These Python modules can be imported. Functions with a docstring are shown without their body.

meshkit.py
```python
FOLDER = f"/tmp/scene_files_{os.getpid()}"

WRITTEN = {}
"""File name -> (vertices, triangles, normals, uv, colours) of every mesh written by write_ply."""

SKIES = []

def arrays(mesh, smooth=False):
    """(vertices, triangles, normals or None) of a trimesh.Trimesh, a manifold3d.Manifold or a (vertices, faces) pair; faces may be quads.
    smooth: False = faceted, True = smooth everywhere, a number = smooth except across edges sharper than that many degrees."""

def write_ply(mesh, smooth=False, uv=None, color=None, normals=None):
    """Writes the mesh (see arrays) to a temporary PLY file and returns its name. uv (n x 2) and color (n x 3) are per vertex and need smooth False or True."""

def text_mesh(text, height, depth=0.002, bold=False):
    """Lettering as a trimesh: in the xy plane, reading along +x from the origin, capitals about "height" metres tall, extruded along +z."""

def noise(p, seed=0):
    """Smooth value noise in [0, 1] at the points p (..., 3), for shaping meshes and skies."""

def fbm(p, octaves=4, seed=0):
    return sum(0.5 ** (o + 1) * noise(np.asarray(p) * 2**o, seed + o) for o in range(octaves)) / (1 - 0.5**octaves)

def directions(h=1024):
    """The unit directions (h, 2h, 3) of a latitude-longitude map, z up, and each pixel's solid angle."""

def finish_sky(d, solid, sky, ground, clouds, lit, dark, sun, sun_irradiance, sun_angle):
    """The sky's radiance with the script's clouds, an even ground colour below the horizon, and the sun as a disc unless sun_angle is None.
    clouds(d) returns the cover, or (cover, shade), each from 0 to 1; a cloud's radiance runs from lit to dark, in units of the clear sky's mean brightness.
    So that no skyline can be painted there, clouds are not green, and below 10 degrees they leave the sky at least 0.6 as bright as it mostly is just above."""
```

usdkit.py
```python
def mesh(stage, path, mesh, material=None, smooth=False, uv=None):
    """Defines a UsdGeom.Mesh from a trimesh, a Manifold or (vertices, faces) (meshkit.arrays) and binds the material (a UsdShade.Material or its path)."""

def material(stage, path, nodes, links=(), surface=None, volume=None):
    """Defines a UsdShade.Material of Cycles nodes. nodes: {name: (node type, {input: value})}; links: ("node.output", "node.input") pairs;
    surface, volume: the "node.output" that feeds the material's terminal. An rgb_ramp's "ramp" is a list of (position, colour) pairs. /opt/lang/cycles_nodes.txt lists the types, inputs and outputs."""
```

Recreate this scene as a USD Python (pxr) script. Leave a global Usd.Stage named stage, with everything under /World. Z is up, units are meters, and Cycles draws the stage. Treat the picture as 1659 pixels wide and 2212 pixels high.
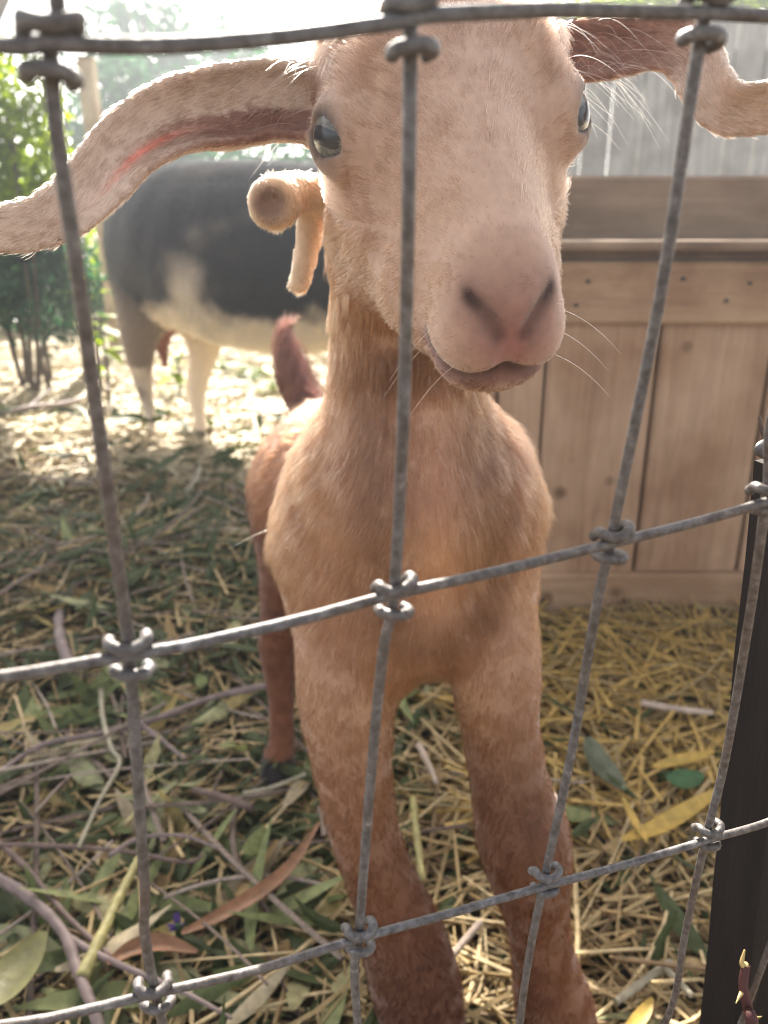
import math, numpy as np, trimesh, usdkit, meshkit
from pxr import Usd, UsdGeom, UsdLux, UsdShade, Gf, Sdf, Vt

stage = Usd.Stage.CreateInMemory()
UsdGeom.SetStageUpAxis(stage, 'Z')
UsdGeom.SetStageMetersPerUnit(stage, 1.0)
UsdGeom.Xform.Define(stage, '/World')
UsdGeom.Scope.Define(stage, '/World/Looks')

# ------------------------------------------------------------------ camera, sky, sun, exposure
PITCH, CAM_H = 20.0, 0.52
SUN_EL, SUN_AZ = 39.0, -7.0
SUN_I, SKY_S, EXPOSURE = 1.25, 0.06, 2.55
cam = UsdGeom.Camera.Define(stage, '/World/camera')
cam.AddTranslateOp().Set(Gf.Vec3d(0, 0, CAM_H))
cam.AddRotateXOp().Set(90 - PITCH)
cam.CreateHorizontalApertureAttr(36.0)
cam.CreateVerticalApertureAttr(48.0)
cam.CreateFocalLengthAttr(37.7)
cam.CreateFStopAttr(19.0)
cam.CreateFocusDistanceAttr(0.25)
cam.CreateClippingRangeAttr(Gf.Vec2f(0.01, 1000))
cam.CreateExposureAttr(EXPOSURE)
_el, _az = math.radians(SUN_EL), math.radians(SUN_AZ)
SUN = np.array([math.sin(_az) * math.cos(_el), math.cos(_az) * math.cos(_el), math.sin(_el)])
sky_mat = usdkit.material(stage, '/World/Looks/sky_look', {
    's': ('sky_texture', {'sky_type': 'single_scattering', 'sun_disc': False, 'sun_elevation': _el, 'sun_rotation': _az,
                          'air_density': 1.0, 'aerosol_density': 2.5, 'ozone_density': 1.0}),
    'h': ('hsv', {'saturation': .42}), 't': ('mix_color', {'blend_type': 'multiply', 'fac': 1.0, 'b': (1.06, 1.0, .93), 'use_clamp': False}),   # a hazy, milky sky
    'b': ('background_shader', {'strength': SKY_S})}, [('s.color', 'h.color'), ('h.color', 't.a'), ('t.result', 'b.color')], surface='b.background')
dome = UsdLux.DomeLight.Define(stage, '/World/sky')
UsdShade.MaterialBindingAPI.Apply(dome.GetPrim()).Bind(sky_mat)
dome.GetPrim().SetCustomDataByKey('kind', 'structure')
sun = UsdLux.DistantLight.Define(stage, '/World/sun')
sun.CreateIntensityAttr(SUN_I)
sun.CreateAngleAttr(0.53)
sun.CreateColorAttr(Gf.Vec3f(1.0, 0.93, 0.82))
sun.GetPrim().CreateAttribute('inputs:normalize', Sdf.ValueTypeNames.Bool).Set(True)
sun.AddRotateZOp().Set(-SUN_AZ)
sun.AddRotateXOp().Set(-(90 - SUN_EL))

# ------------------------------------------------------------------ helpers
FPX = 1738.0
_t = math.radians(PITCH)
CAM = np.array([0, 0, CAM_H])
FW = np.array([0, math.cos(_t), -math.sin(_t)])
UP = np.array([0, math.sin(_t), math.cos(_t)])
RT = np.array([1.0, 0, 0])


def ray(px, py):
    return FW + RT * ((px - 829.5) / FPX) + UP * ((1106 - py) / FPX)


def at(px, py, zc):                                # point seen at (px, py), zc metres along the view axis
    return CAM + ray(px, py) * zc


def on_y(px, py, y):                               # ... at world depth y
    d = ray(px, py)
    return CAM + d * (y / d[1])


def on_ground(px, py, z=0.0):
    d = ray(px, py)
    return CAM + d * ((z - CAM_H) / d[2])


_used = {}


def free(path):
    if path not in _used:
        _used[path] = 0
        return path
    _used[path] += 1
    return f'{path}_{_used[path]:03d}'


def tag(prim, label=None, cat=None, group=None, kind=None):
    p = prim.GetPrim() if hasattr(prim, 'GetPrim') else prim
    for k, v in (('label', label), ('category', cat), ('group', group), ('kind', kind)):
        if v:
            p.SetCustomDataByKey(k, v)
    return prim


def thing(name, label, cat, loc=(0, 0, 0), rz=0.0, group=None):
    x = UsdGeom.Xform.Define(stage, free('/World/' + name))
    x.AddTranslateOp().Set(Gf.Vec3d(*map(float, loc)))
    x.AddRotateZOp().Set(float(rz))
    return tag(x, label, cat, group)


def path_of(parent):
    return '/World' if parent is None else str(parent.GetPath())


def obj(name, m, mat, parent=None, smooth=False, col=None):
    p = usdkit.mesh(stage, free(path_of(parent) + '/' + name), m, mat, smooth)
    if col is not None:
        UsdGeom.PrimvarsAPI(p).CreatePrimvar('col', Sdf.ValueTypeNames.Color3fArray, 'vertex').Set(Vt.Vec3fArray.FromNumpy(np.asarray(col, np.float32)))
    return p


def curves(name, pts, widths, mat, parent=None, col=None):
    n, k = pts.shape[:2]
    c = UsdGeom.BasisCurves.Define(stage, free(path_of(parent) + '/' + name))
    c.CreateTypeAttr('linear')
    c.CreateCurveVertexCountsAttr(Vt.IntArray.FromNumpy(np.full(n, k, np.int32)))
    c.CreatePointsAttr(Vt.Vec3fArray.FromNumpy(pts.reshape(-1, 3).astype(np.float32)))
    w = np.broadcast_to(np.asarray(widths), (n, k)).reshape(-1)
    c.CreateWidthsAttr(Vt.FloatArray.FromNumpy(w.astype(np.float32)))
    c.SetWidthsInterpolation('vertex')
    if col is not None:
        UsdGeom.PrimvarsAPI(c).CreatePrimvar('col', Sdf.ValueTypeNames.Color3fArray, 'uniform').Set(Vt.Vec3fArray.FromNumpy(np.asarray(col, np.float32)))
    UsdShade.MaterialBindingAPI.Apply(c.GetPrim()).Bind(mat)
    return c


def unit(v):
    v = np.asarray(v, float)
    return v / np.maximum(np.linalg.norm(v, axis=-1, keepdims=True), 1e-12)


def spline(pts, n=40):
    p = np.asarray(pts, float)
    p = np.vstack([2 * p[0] - p[1], p, 2 * p[-1] - p[-2]])
    out = []
    for i in range(1, len(p) - 2):
        t = np.linspace(0, 1, max(2, n // (len(p) - 3)), endpoint=False)[:, None]
        a, b, c, d = p[i - 1], p[i], p[i + 1], p[i + 2]
        out.append(.5 * (2 * b + (c - a) * t + (2 * a - 5 * b + 4 * c - d) * t**2 + (3 * b - a - 3 * c + d) * t**3))
    return np.vstack(out + [p[-2:-1]])


def tube(path, radius, sides=10, caps=True, flat=None):
    p = np.asarray(path, float)
    r = np.broadcast_to(np.asarray(radius, float), (len(p),))
    t = unit(np.gradient(p, axis=0))
    a = np.zeros_like(p)
    ref = np.array([0, 0, 1.0]) if abs(t[0, 2]) < .9 else np.array([1.0, 0, 0])
    for i in range(len(p)):
        ref = unit(ref - t[i] * (ref @ t[i]))
        a[i] = ref
    b = np.cross(t, a)
    ang = np.arange(sides) * 2 * np.pi / sides
    fb = 1.0 if flat is None else flat
    v = p[:, None] + r[:, None, None] * (np.cos(ang)[None, :, None] * a[:, None] + fb * np.sin(ang)[None, :, None] * b[:, None])
    i, j = np.meshgrid(np.arange(len(p) - 1), np.arange(sides), indexing='ij')
    q = np.stack([i * sides + j, i * sides + (j + 1) % sides, (i + 1) * sides + (j + 1) % sides, (i + 1) * sides + j], -1).reshape(-1, 4)
    f = np.vstack([q[:, [0, 1, 2]], q[:, [0, 2, 3]]])
    v = v.reshape(-1, 3)
    if caps:
        k = len(v)
        v = np.vstack([v, p[0], p[-1]])
        jj = np.arange(sides)
        e = (len(p) - 1) * sides
        f = np.vstack([f, np.stack([np.full(sides, k), (jj + 1) % sides, jj], 1), np.stack([np.full(sides, k + 1), e + jj, e + (jj + 1) % sides], 1)])
    return v, f


def join(parts):
    vs, fs, n = [], [], 0
    for v, f in parts:
        vs.append(v)
        fs.append(f + n)
        n += len(v)
    return np.vstack(vs), np.vstack(fs)


def board(x0, x1, y0, y1, z0, z1, ch=0.003):      # a chamfered board
    m = trimesh.creation.box([x1 - x0 - 2 * ch, y1 - y0 - 2 * ch, z1 - z0 - 2 * ch])
    s = np.array([[ch, 0, 0], [0, ch, 0], [0, 0, ch]])
    pts = np.vstack([m.vertices + d * sg for d in s for sg in (-1, 1)])
    h = trimesh.convex.convex_hull(pts)
    h.apply_translation([(x0 + x1) / 2, (y0 + y1) / 2, (z0 + z1) / 2])
    return np.array(h.vertices), np.array(h.faces)


def ribbons(base, d, side, length, width, bend, segs=3, fold=0.25, lens=True):
    """N leaves or blades at once: base (N,3), direction, side vectors; lens-shaped, folded along the midrib, bent along bend."""
    n = len(base)
    nrm = np.cross(side, d)
    t = np.linspace(0, 1, segs + 1)
    w = np.sin(np.pi * (0.08 + 0.9 * t)) if lens else np.ones(segs + 1) * np.where(t == 1, .5, 1.0)
    vs = []
    for k in range(segs + 1):
        c = base + d * (length * t[k])[:, None] + bend * (length * t[k] ** 2)[:, None]
        o = side * (width * w[k] / 2)[:, None]
        vs += [c - o, c - nrm * (width * w[k] * fold)[:, None], c + o]
    v = np.stack(vs, 1)
    f = []
    for k in range(segs):
        a = 3 * k
        for s in (0, 1):
            f += [[a + s, a + s + 1, a + s + 4], [a + s, a + s + 4, a + s + 3]]
    f = np.array(f)
    F = (f[None] + (np.arange(n) * 3 * (segs + 1))[:, None, None]).reshape(-1, 3)
    return v.reshape(-1, 3), F


def straws(base, d, bend, length, rad, segs=3, sides=3):
    n = len(base)
    a = unit(np.cross(d, np.array([0.13, 0.2, 1.0])))
    b = np.cross(d, a)
    vs = []
    for k in range(segs + 1):
        t = k / segs
        c = base + d * (length * (t - .5))[:, None] + bend * (length * ((t - .5) ** 2))[:, None]
        for j in range(sides):
            th = 2 * np.pi * j / sides
            vs.append(c + (a * math.cos(th) + b * math.sin(th) * .6) * rad[:, None])
    v = np.stack(vs, 1)
    f = []
    for k in range(segs):
        for j in range(sides):
            p, q = k * sides + j, k * sides + (j + 1) % sides
            f += [[p, q, q + sides], [p, q + sides, p + sides]]
    f.append([0, 2, 1])
    f.append([segs * sides, segs * sides + 1, segs * sides + 2])
    f = np.array(f)
    F = (f[None] + (np.arange(n) * sides * (segs + 1))[:, None, None]).reshape(-1, 3)
    return v.reshape(-1, 3), F


# ---- signed distance modelling
def sd_cone(p, a, b, ra, rb):
    a, b = np.asarray(a, float), np.asarray(b, float)
    ba = b - a
    t = np.clip((p - a) @ ba / max(ba @ ba, 1e-12), 0, 1)
    return np.linalg.norm(p - a - t[:, None] * ba, axis=1) - (ra + (rb - ra) * t)


def sd_ell(p, c, r, R=None):
    q = p - np.asarray(c)
    if R is not None:
        q = q @ R
    r = np.asarray(r, float)
    k0 = np.linalg.norm(q / r, axis=1)
    k1 = np.linalg.norm(q / r**2, axis=1)
    return np.where(k1 > 1e-9, k0 * (k0 - 1) / np.maximum(k1, 1e-9), -r.min())


def smin(a, b, k):
    h = np.maximum(k - np.abs(a - b), 0) / k
    return np.minimum(a, b) - h * h * k * .25


def smax(a, b, k):
    return -smin(-a, -b, k)


def sd_chain(p, pts, rs, k=0.01):
    q = spline(np.c_[np.asarray(pts, float), np.asarray(rs, float)], 3 * (len(pts) - 1))
    d = None
    for i in range(len(q) - 1):
        e = sd_cone(p, q[i, :3], q[i + 1, :3], q[i, 3], q[i + 1, 3])
        d = e if d is None else np.minimum(d, e)
    return d


def surface_net(sdf, ax, step=4):
    ax = [np.asarray(a) for a in ax]
    n = [len(a) for a in ax]
    ci = [np.unique(np.r_[np.arange(0, k, step), k - 1]) for k in n]
    G = np.stack(np.meshgrid(*[ax[i][ci[i]] for i in range(3)], indexing='ij'), -1)
    cv = sdf(G.reshape(-1, 3)).reshape(G.shape[:3])
    vals = np.empty(n, np.float32)
    act = np.zeros(n, bool)
    blk = [np.minimum(np.arange(n[i]) // step, len(ci[i]) - 2) for i in range(3)]
    cs = [np.diff(ax[i][ci[i]]) for i in range(3)]
    diag = np.sqrt(cs[0][:, None, None] ** 2 + cs[1][None, :, None] ** 2 + cs[2][None, None, :] ** 2)
    mn = np.full(diag.shape, np.inf)
    for o in np.ndindex(2, 2, 2):
        mn = np.minimum(mn, np.abs(cv[o[0]:o[0] + diag.shape[0], o[1]:o[1] + diag.shape[1], o[2]:o[2] + diag.shape[2]]))
    hot = mn < diag * 1.0
    act = hot[np.ix_(*blk)]
    vals[:] = cv[np.ix_(*blk)]
    idx = np.nonzero(act)
    P = np.stack([ax[i][idx[i]] for i in range(3)], 1)
    out = np.empty(len(P), np.float32)
    for s in range(0, len(P), 400000):
        out[s:s + 400000] = sdf(P[s:s + 400000])
    vals[idx] = out
    sg = vals < 0
    c8 = np.zeros([k - 1 for k in n], np.int8)
    for o in np.ndindex(2, 2, 2):
        c8 += sg[o[0]:n[0] - 1 + o[0], o[1]:n[1] - 1 + o[1], o[2]:n[2] - 1 + o[2]]
    cell = (c8 > 0) & (c8 < 8)
    ids = np.full(cell.shape, -1, np.int64)
    ci_, cj, ck = np.nonzero(cell)
    ids[cell] = np.arange(len(ci_))
    acc, cnt = np.zeros((len(ci_), 3)), np.zeros(len(ci_))
    corner = {o: vals[ci_ + o[0], cj + o[1], ck + o[2]] for o in np.ndindex(2, 2, 2)}
    X = {o: np.stack([ax[0][ci_ + o[0]], ax[1][cj + o[1]], ax[2][ck + o[2]]], 1) for o in np.ndindex(2, 2, 2)}
    for a in np.ndindex(2, 2, 2):
        for d in range(3):
            if a[d] == 0:
                b = tuple(a[k] + (k == d) for k in range(3))
                va, vb = corner[a], corner[b]
                m = (va < 0) != (vb < 0)
                t = np.where(m, va / np.where(m, va - vb, 1), 0)
                acc += np.where(m[:, None], X[a] + (X[b] - X[a]) * t[:, None], 0)
                cnt += m
    V = acc / cnt[:, None]
    F = []
    for d in range(3):
        e, f = (d + 1) % 3, (d + 2) % 3
        sl0, sl1 = [slice(None)] * 3, [slice(None)] * 3
        sl0[d], sl1[d] = slice(0, -1), slice(1, None)
        A, B = sg[tuple(sl0)], sg[tuple(sl1)]
        i = np.array(np.nonzero(A != B))
        ok = (i[e] > 0) & (i[f] > 0) & (i[e] < n[e] - 1) & (i[f] < n[f] - 1)
        i = i[:, ok]
        inside = A[tuple(i)]

        def cid(de, df):
            j = i.copy()
            j[e] -= de
            j[f] -= df
            return ids[tuple(j)]
        q = np.stack([cid(1, 1), cid(0, 1), cid(0, 0), cid(1, 0)], 1)
        q = np.where(inside[:, None], q, q[:, ::-1])
        F.append(q)
    q = np.vstack(F)
    q = q[(q >= 0).all(1)]
    return V, np.vstack([q[:, [0, 1, 2]], q[:, [0, 2, 3]]])


def vnormals(v, f):
    n = np.zeros_like(v)
    c = np.cross(v[f[:, 1]] - v[f[:, 0]], v[f[:, 2]] - v[f[:, 0]])
    for k in range(3):
        np.add.at(n, f[:, k], c)
    return unit(n)


def laplace(v, f, it=2, lam=.5):
    from scipy.sparse import coo_matrix
    e = np.vstack([f[:, [0, 1]], f[:, [1, 2]], f[:, [2, 0]]])
    e = np.vstack([e, e[:, ::-1]])
    A = coo_matrix((np.ones(len(e)), (e[:, 0], e[:, 1])), shape=(len(v), len(v))).tocsr()
    A.data[:] = 1
    deg = np.asarray(A.sum(1))
    for k in range(it):
        v = v + lam * (A @ v / deg - v)
        v = v - (lam + .03) * (A @ v / deg - v)
    return v


# ------------------------------------------------------------------ materials
def L(name):
    return '/World/Looks/' + name


def tinted(name, ramp, rough=.7, trans=0.0, noise=None, bump=0.0, spec=.3, scale=60.0):
    """Colour picked per piece (per mesh island) from a ramp, with a little grain; trans mixes in a translucent lobe (leaves)."""
    nodes = {'g': ('geometry', {}), 'r': ('rgb_ramp', {'ramp': ramp}), 'n': ('noise_texture', {'scale': scale, 'detail': 4.0}),
             'v': ('map_range', {'from_min': .3, 'from_max': .7, 'to_min': .72, 'to_max': 1.22}), 'h': ('hsv', {}),
             'p': ('principled_bsdf', {'roughness': rough, 'specular_ior_level': spec}), 'bu': ('bump', {'strength': bump, 'distance': .002})}
    links = [('g.random_per_island', 'r.fac'), ('r.color', 'h.color'), ('g.position', 'n.vector'), ('n.fac', 'v.value'), ('v.result', 'h.value'),
             ('h.color', 'p.base_color')]
    if bump:
        links += [('n.fac', 'bu.height'), ('bu.normal', 'p.normal')]
    surf = 'p.BSDF'
    if trans:
        nodes |= {'t': ('translucent_bsdf', {}), 'm': ('mix_closure', {'fac': trans}), 'th': ('hsv', {'saturation': 1.25, 'value': 1.5})}
        links += [('h.color', 'th.color'), ('th.color', 't.color'), ('p.BSDF', 'm.closure1'), ('t.BSDF', 'm.closure2')]
        surf = 'm.closure'
    return usdkit.material(stage, L(name), nodes, links, surface=surf)


def wood(name, c0, c1, grain=(60, 60, 3), rough=.8, knots=False, stain=(.5, .4, .3)):
    nodes = {'g': ('geometry', {}), 'o': ('texture_coordinate', {}), 'm': ('mapping', {'scale': grain}),
             'n': ('noise_texture', {'scale': 1.0, 'detail': 6.0, 'roughness': .65, 'distortion': .6}),
             'r': ('rgb_ramp', {'ramp': [(.25, c0), (.72, c1)]}),
             'n2': ('noise_texture', {'scale': 9.0, 'detail': 5.0}), 'r2': ('rgb_ramp', {'ramp': [(.35, stain), (.6, (1, 1, 1))]}),
             'x': ('mix_color', {'blend_type': 'multiply', 'fac': .75}),
             'n3': ('voronoi_texture', {'scale': 13.0}), 'r3': ('rgb_ramp', {'ramp': [(.07, (.25, .17, .12)), (.16, (1, 1, 1))]}),
             'x2': ('mix_color', {'blend_type': 'multiply', 'fac': .75 if knots else 0.0}),
             'v': ('map_range', {'to_min': .8, 'to_max': 1.18}), 'h': ('hsv', {}),
             'b': ('bump', {'strength': .5, 'distance': .002}), 'p': ('principled_bsdf', {'roughness': rough, 'specular_ior_level': .25})}
    links = [('o.object', 'm.vector'), ('m.vector', 'n.vector'), ('n.fac', 'r.fac'), ('o.object', 'n2.vector'), ('n2.fac', 'r2.fac'), ('r.color', 'x.a'), ('r2.color', 'x.b'),
             ('o.object', 'n3.vector'), ('n3.distance', 'r3.fac'), ('x.result', 'x2.a'), ('r3.color', 'x2.b'),
             ('g.random_per_island', 'v.value'), ('v.result', 'h.value'), ('x2.result', 'h.color'), ('h.color', 'p.base_color'), ('n.fac', 'b.height'), ('b.normal', 'p.normal')]
    return usdkit.material(stage, L(name), nodes, links, surface='p.BSDF')


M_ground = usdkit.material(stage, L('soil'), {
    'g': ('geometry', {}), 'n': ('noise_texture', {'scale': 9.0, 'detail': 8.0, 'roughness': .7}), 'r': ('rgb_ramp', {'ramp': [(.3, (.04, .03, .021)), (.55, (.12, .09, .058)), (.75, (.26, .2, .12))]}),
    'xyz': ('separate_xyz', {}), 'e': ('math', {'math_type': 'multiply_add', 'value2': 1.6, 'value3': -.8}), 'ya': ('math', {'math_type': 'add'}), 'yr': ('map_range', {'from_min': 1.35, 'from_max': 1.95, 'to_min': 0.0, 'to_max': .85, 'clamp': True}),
    'ch': ('rgb_ramp', {'ramp': [(.3, (.36, .28, .17)), (.6, (.58, .49, .34)), (.8, (.46, .37, .22))]}), 'mx': ('mix_color', {}),  # paler chaff tone farther back: the sunlit patch painted into the ground
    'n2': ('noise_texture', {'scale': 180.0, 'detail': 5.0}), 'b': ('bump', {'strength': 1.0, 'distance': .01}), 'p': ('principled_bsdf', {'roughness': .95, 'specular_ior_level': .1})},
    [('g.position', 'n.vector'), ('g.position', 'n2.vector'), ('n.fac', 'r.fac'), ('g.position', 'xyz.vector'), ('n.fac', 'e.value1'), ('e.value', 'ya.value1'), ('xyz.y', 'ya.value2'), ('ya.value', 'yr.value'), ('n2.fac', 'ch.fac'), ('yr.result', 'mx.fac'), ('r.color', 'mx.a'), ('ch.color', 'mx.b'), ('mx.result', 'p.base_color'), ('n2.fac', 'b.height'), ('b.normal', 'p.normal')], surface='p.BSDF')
STRAW_RAMP = [(0, (.36, .26, .12)), (.35, (.50, .38, .20)), (.6, (.60, .48, .27)), (.8, (.44, .31, .14)), (.93, (.24, .155, .08)), (1, (.68, .60, .46))]
M_straw = tinted('straw_look', STRAW_RAMP, rough=.55, trans=.15, scale=150)
M_straw_gold = tinted('golden_straw_look', [(0, (.50, .34, .11)), (.4, (.60, .43, .16)), (.75, (.40, .26, .09)), (1, (.66, .52, .27))], rough=.5, trans=.15, scale=150)
M_hay_far = tinted('sunny_hay_look', [(0, (.50, .42, .27)), (.5, (.64, .56, .39)), (.85, (.42, .33, .2)), (1, (.7, .65, .52))], rough=.6, trans=.1, scale=100)  # paler straw ramp, the sun's brightness put into the colour
LEAF_RAMP = [(0, (.055, .07, .026)), (.18, (.12, .145, .05)), (.38, (.22, .24, .10)), (.55, (.34, .335, .19)), (.72, (.38, .30, .12)), (.86, (.25, .155, .07)), (1, (.48, .43, .3))]
M_leaf = tinted('fallen_leaf_look', LEAF_RAMP, rough=.6, trans=.2, scale=120, spec=.2)
M_twig = tinted('twig_look', [(0, (.09, .06, .045)), (.5, (.19, .14, .11)), (1, (.32, .26, .21))], rough=.7, bump=.6, scale=300)
M_chip = tinted('debris_look', [(0, (.03, .022, .017)), (.5, (.10, .07, .045)), (.8, (.20, .15, .10)), (1, (.32, .27, .2))], rough=.8, scale=200)
M_fresh = tinted('fresh_leaf_look', [(0, (.17, .23, .02)), (.5, (.32, .37, .035)), (1, (.50, .50, .07))], rough=.45, trans=.72, scale=60)
M_dark_leaf = tinted('dark_leaf_look', [(0, (.03, .07, .035)), (.5, (.06, .11, .05)), (1, (.11, .16, .06))], rough=.4, trans=.45, scale=30)
M_bark = wood('bark', (.07, .05, .035), (.17, .13, .095), grain=(30, 30, 5))
M_pale_wood = wood('pale_wood', (.33, .215, .14), (.52, .36, .24), grain=(70, 20, 5), stain=(.60, .47, .38), knots=True)
M_rail_wood = wood('rail_wood', (.32, .205, .125), (.48, .325, .205), grain=(5, 20, 70), stain=(.56, .46, .38), knots=True)
M_grey_wood = wood('grey_wood', (.30, .29, .28), (.50, .49, .47), grain=(80, 20, 4), stain=(.6, .58, .56))
M_brown_wood = wood('brown_wood', (.19, .125, .08), (.31, .215, .145), grain=(5, 20, 60), stain=(.45, .38, .33), knots=True)
M_post = wood('dark_post_look', (.007, .0055, .0055), (.022, .016, .015), grain=(90, 90, 12), rough=.75)
M_cream_wood = wood('cream_post_look', (.40, .32, .22), (.55, .46, .33), grain=(60, 60, 5))
M_wire = usdkit.material(stage, L('galvanised_wire'), {
    'g': ('texture_coordinate', {}), 'n': ('noise_texture', {'scale': 420.0, 'detail': 5.0, 'roughness': .65}),
    'r': ('rgb_ramp', {'ramp': [(.28, (.036, .029, .027)), (.45, (.082, .074, .073)), (.62, (.135, .128, .13)), (.78, (.30, .29, .28))]}),
    'n2': ('noise_texture', {'scale': 14.0, 'detail': 3.0}), 'r2': ('rgb_ramp', {'ramp': [(.4, (.95, .97, 1.0)), (.62, (.85, .68, .54))]}), 'x': ('mix_color', {'blend_type': 'multiply', 'fac': .8}),
    'b': ('bump', {'strength': .7, 'distance': .0006}),
    'p': ('principled_bsdf', {'roughness': .55, 'metallic': .25, 'specular_ior_level': .5})},
    [('g.object', 'n.vector'), ('n.fac', 'r.fac'), ('g.object', 'n2.vector'), ('n2.fac', 'r2.fac'), ('r.color', 'x.a'), ('r2.color', 'x.b'), ('x.result', 'p.base_color'), ('n.fac', 'b.height'), ('b.normal', 'p.normal')], surface='p.BSDF')


def fur_skin(name):
    return usdkit.material(stage, L(name), {
        'a': ('attribute', {'attribute': 'col'}), 'g': ('geometry', {}), 'n': ('noise_texture', {'scale': 260.0, 'detail': 4.0}),
        'v': ('map_range', {'from_min': .3, 'from_max': .7, 'to_min': .88, 'to_max': 1.06}), 'h': ('hsv', {}),
        'p': ('principled_bsdf', {'roughness': .75, 'specular_ior_level': .2, 'sheen_weight': .2})},
        [('a.color', 'h.color'), ('g.position', 'n.vector'), ('n.fac', 'v.value'), ('v.result', 'h.value'), ('h.color', 'p.base_color')], surface='p.BSDF')


def fur_hair(name):
    return usdkit.material(stage, L(name), {
        'a': ('attribute', {'attribute': 'col'}),
        'h': ('principled_hair_bsdf', {'model': 'Chiang', 'parametrization': 'Direct coloring', 'roughness': .45, 'radial_roughness': .6, 'coat': 0.0, 'random_roughness': .2})},
        [('a.color', 'h.color')], surface='h.BSDF')


M_skin = fur_skin('goat_skin')
M_fur = fur_hair('goat_fur')
# ------------------------------------------------------------------ ground
def ground_z(x, y):
    p = np.stack([x, y, 0 * x], -1)
    near = np.exp(-np.maximum(y - 2.5, 0) / 2)
    mound = .11 * np.exp(-(((x + .80) / .34) ** 2 + ((y - 1.62) / .30) ** 2)) + .042 * np.exp(-(((x + .45) / .24) ** 2 + ((y - 1.12) / .16) ** 2))
    return mound + (meshkit.fbm(p * 3.2, 3, 3) - .5) * .05 * near + (meshkit.fbm(p * .4, 2, 8) - .5) * .12 * np.clip((y - 3) / 5, 0, 1)
gx = np.concatenate([-np.geomspace(60, 1.3, 26), np.linspace(-1.2, 1.2, 81), np.geomspace(1.3, 60, 26)])
gy = np.concatenate([[-40, -12, -4, -1.5, -.6], np.linspace(-.2, 3, 107), np.geomspace(3.1, 120, 34)])
GX, GY = np.meshgrid(gx, gy, indexing='ij')
GV = np.stack([GX, GY, ground_z(GX, GY) - .012], -1).reshape(-1, 3)
i, j = np.meshgrid(np.arange(len(gx) - 1), np.arange(len(gy) - 1), indexing='ij')
k = len(gy)
ground = UsdGeom.Xform.Define(stage, '/World/ground')
tag(ground, kind='structure')
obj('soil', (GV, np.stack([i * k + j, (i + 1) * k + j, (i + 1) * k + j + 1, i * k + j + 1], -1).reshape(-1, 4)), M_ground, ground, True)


def variants(name, ramp, k, **kw):
    at_ = [q[0] for q in ramp]
    out = []
    for q in range(k):
        u = (q + .5) / k
        c = tuple(np.interp(u, at_, [r_[1][w] for r_ in ramp]) for w in range(3))
        out.append(tinted(f'{name}_{q + 1}', [(0, c), (1, c)], **kw))
    return out


V_straw = variants('straw_tone', STRAW_RAMP, 7, rough=.55, trans=.15, scale=150)
V_leaf = variants('leaf_tone', LEAF_RAMP, 9, rough=.6, trans=.2, scale=120, spec=.2)
V_twig = variants('twig_tone', [(0, (.09, .06, .045)), (.5, (.19, .14, .11)), (1, (.32, .26, .21))], 4, rough=.7, bump=.6, scale=300)


def largest(p, size, n):
    """The n pieces that show largest in the photograph."""
    d = p - CAM
    z = d @ FW
    x, y = 829.5 + FPX * (d @ RT) / z, 1106 - FPX * (d @ UP) / z
    s = np.where((z > .1) & (x > 0) & (x < 1659) & (y > 0) & (y < 2212), size / np.maximum(z, .1), -1)
    o = np.argsort(-s)[:n]
    return o[s[o] > 0]
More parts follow.
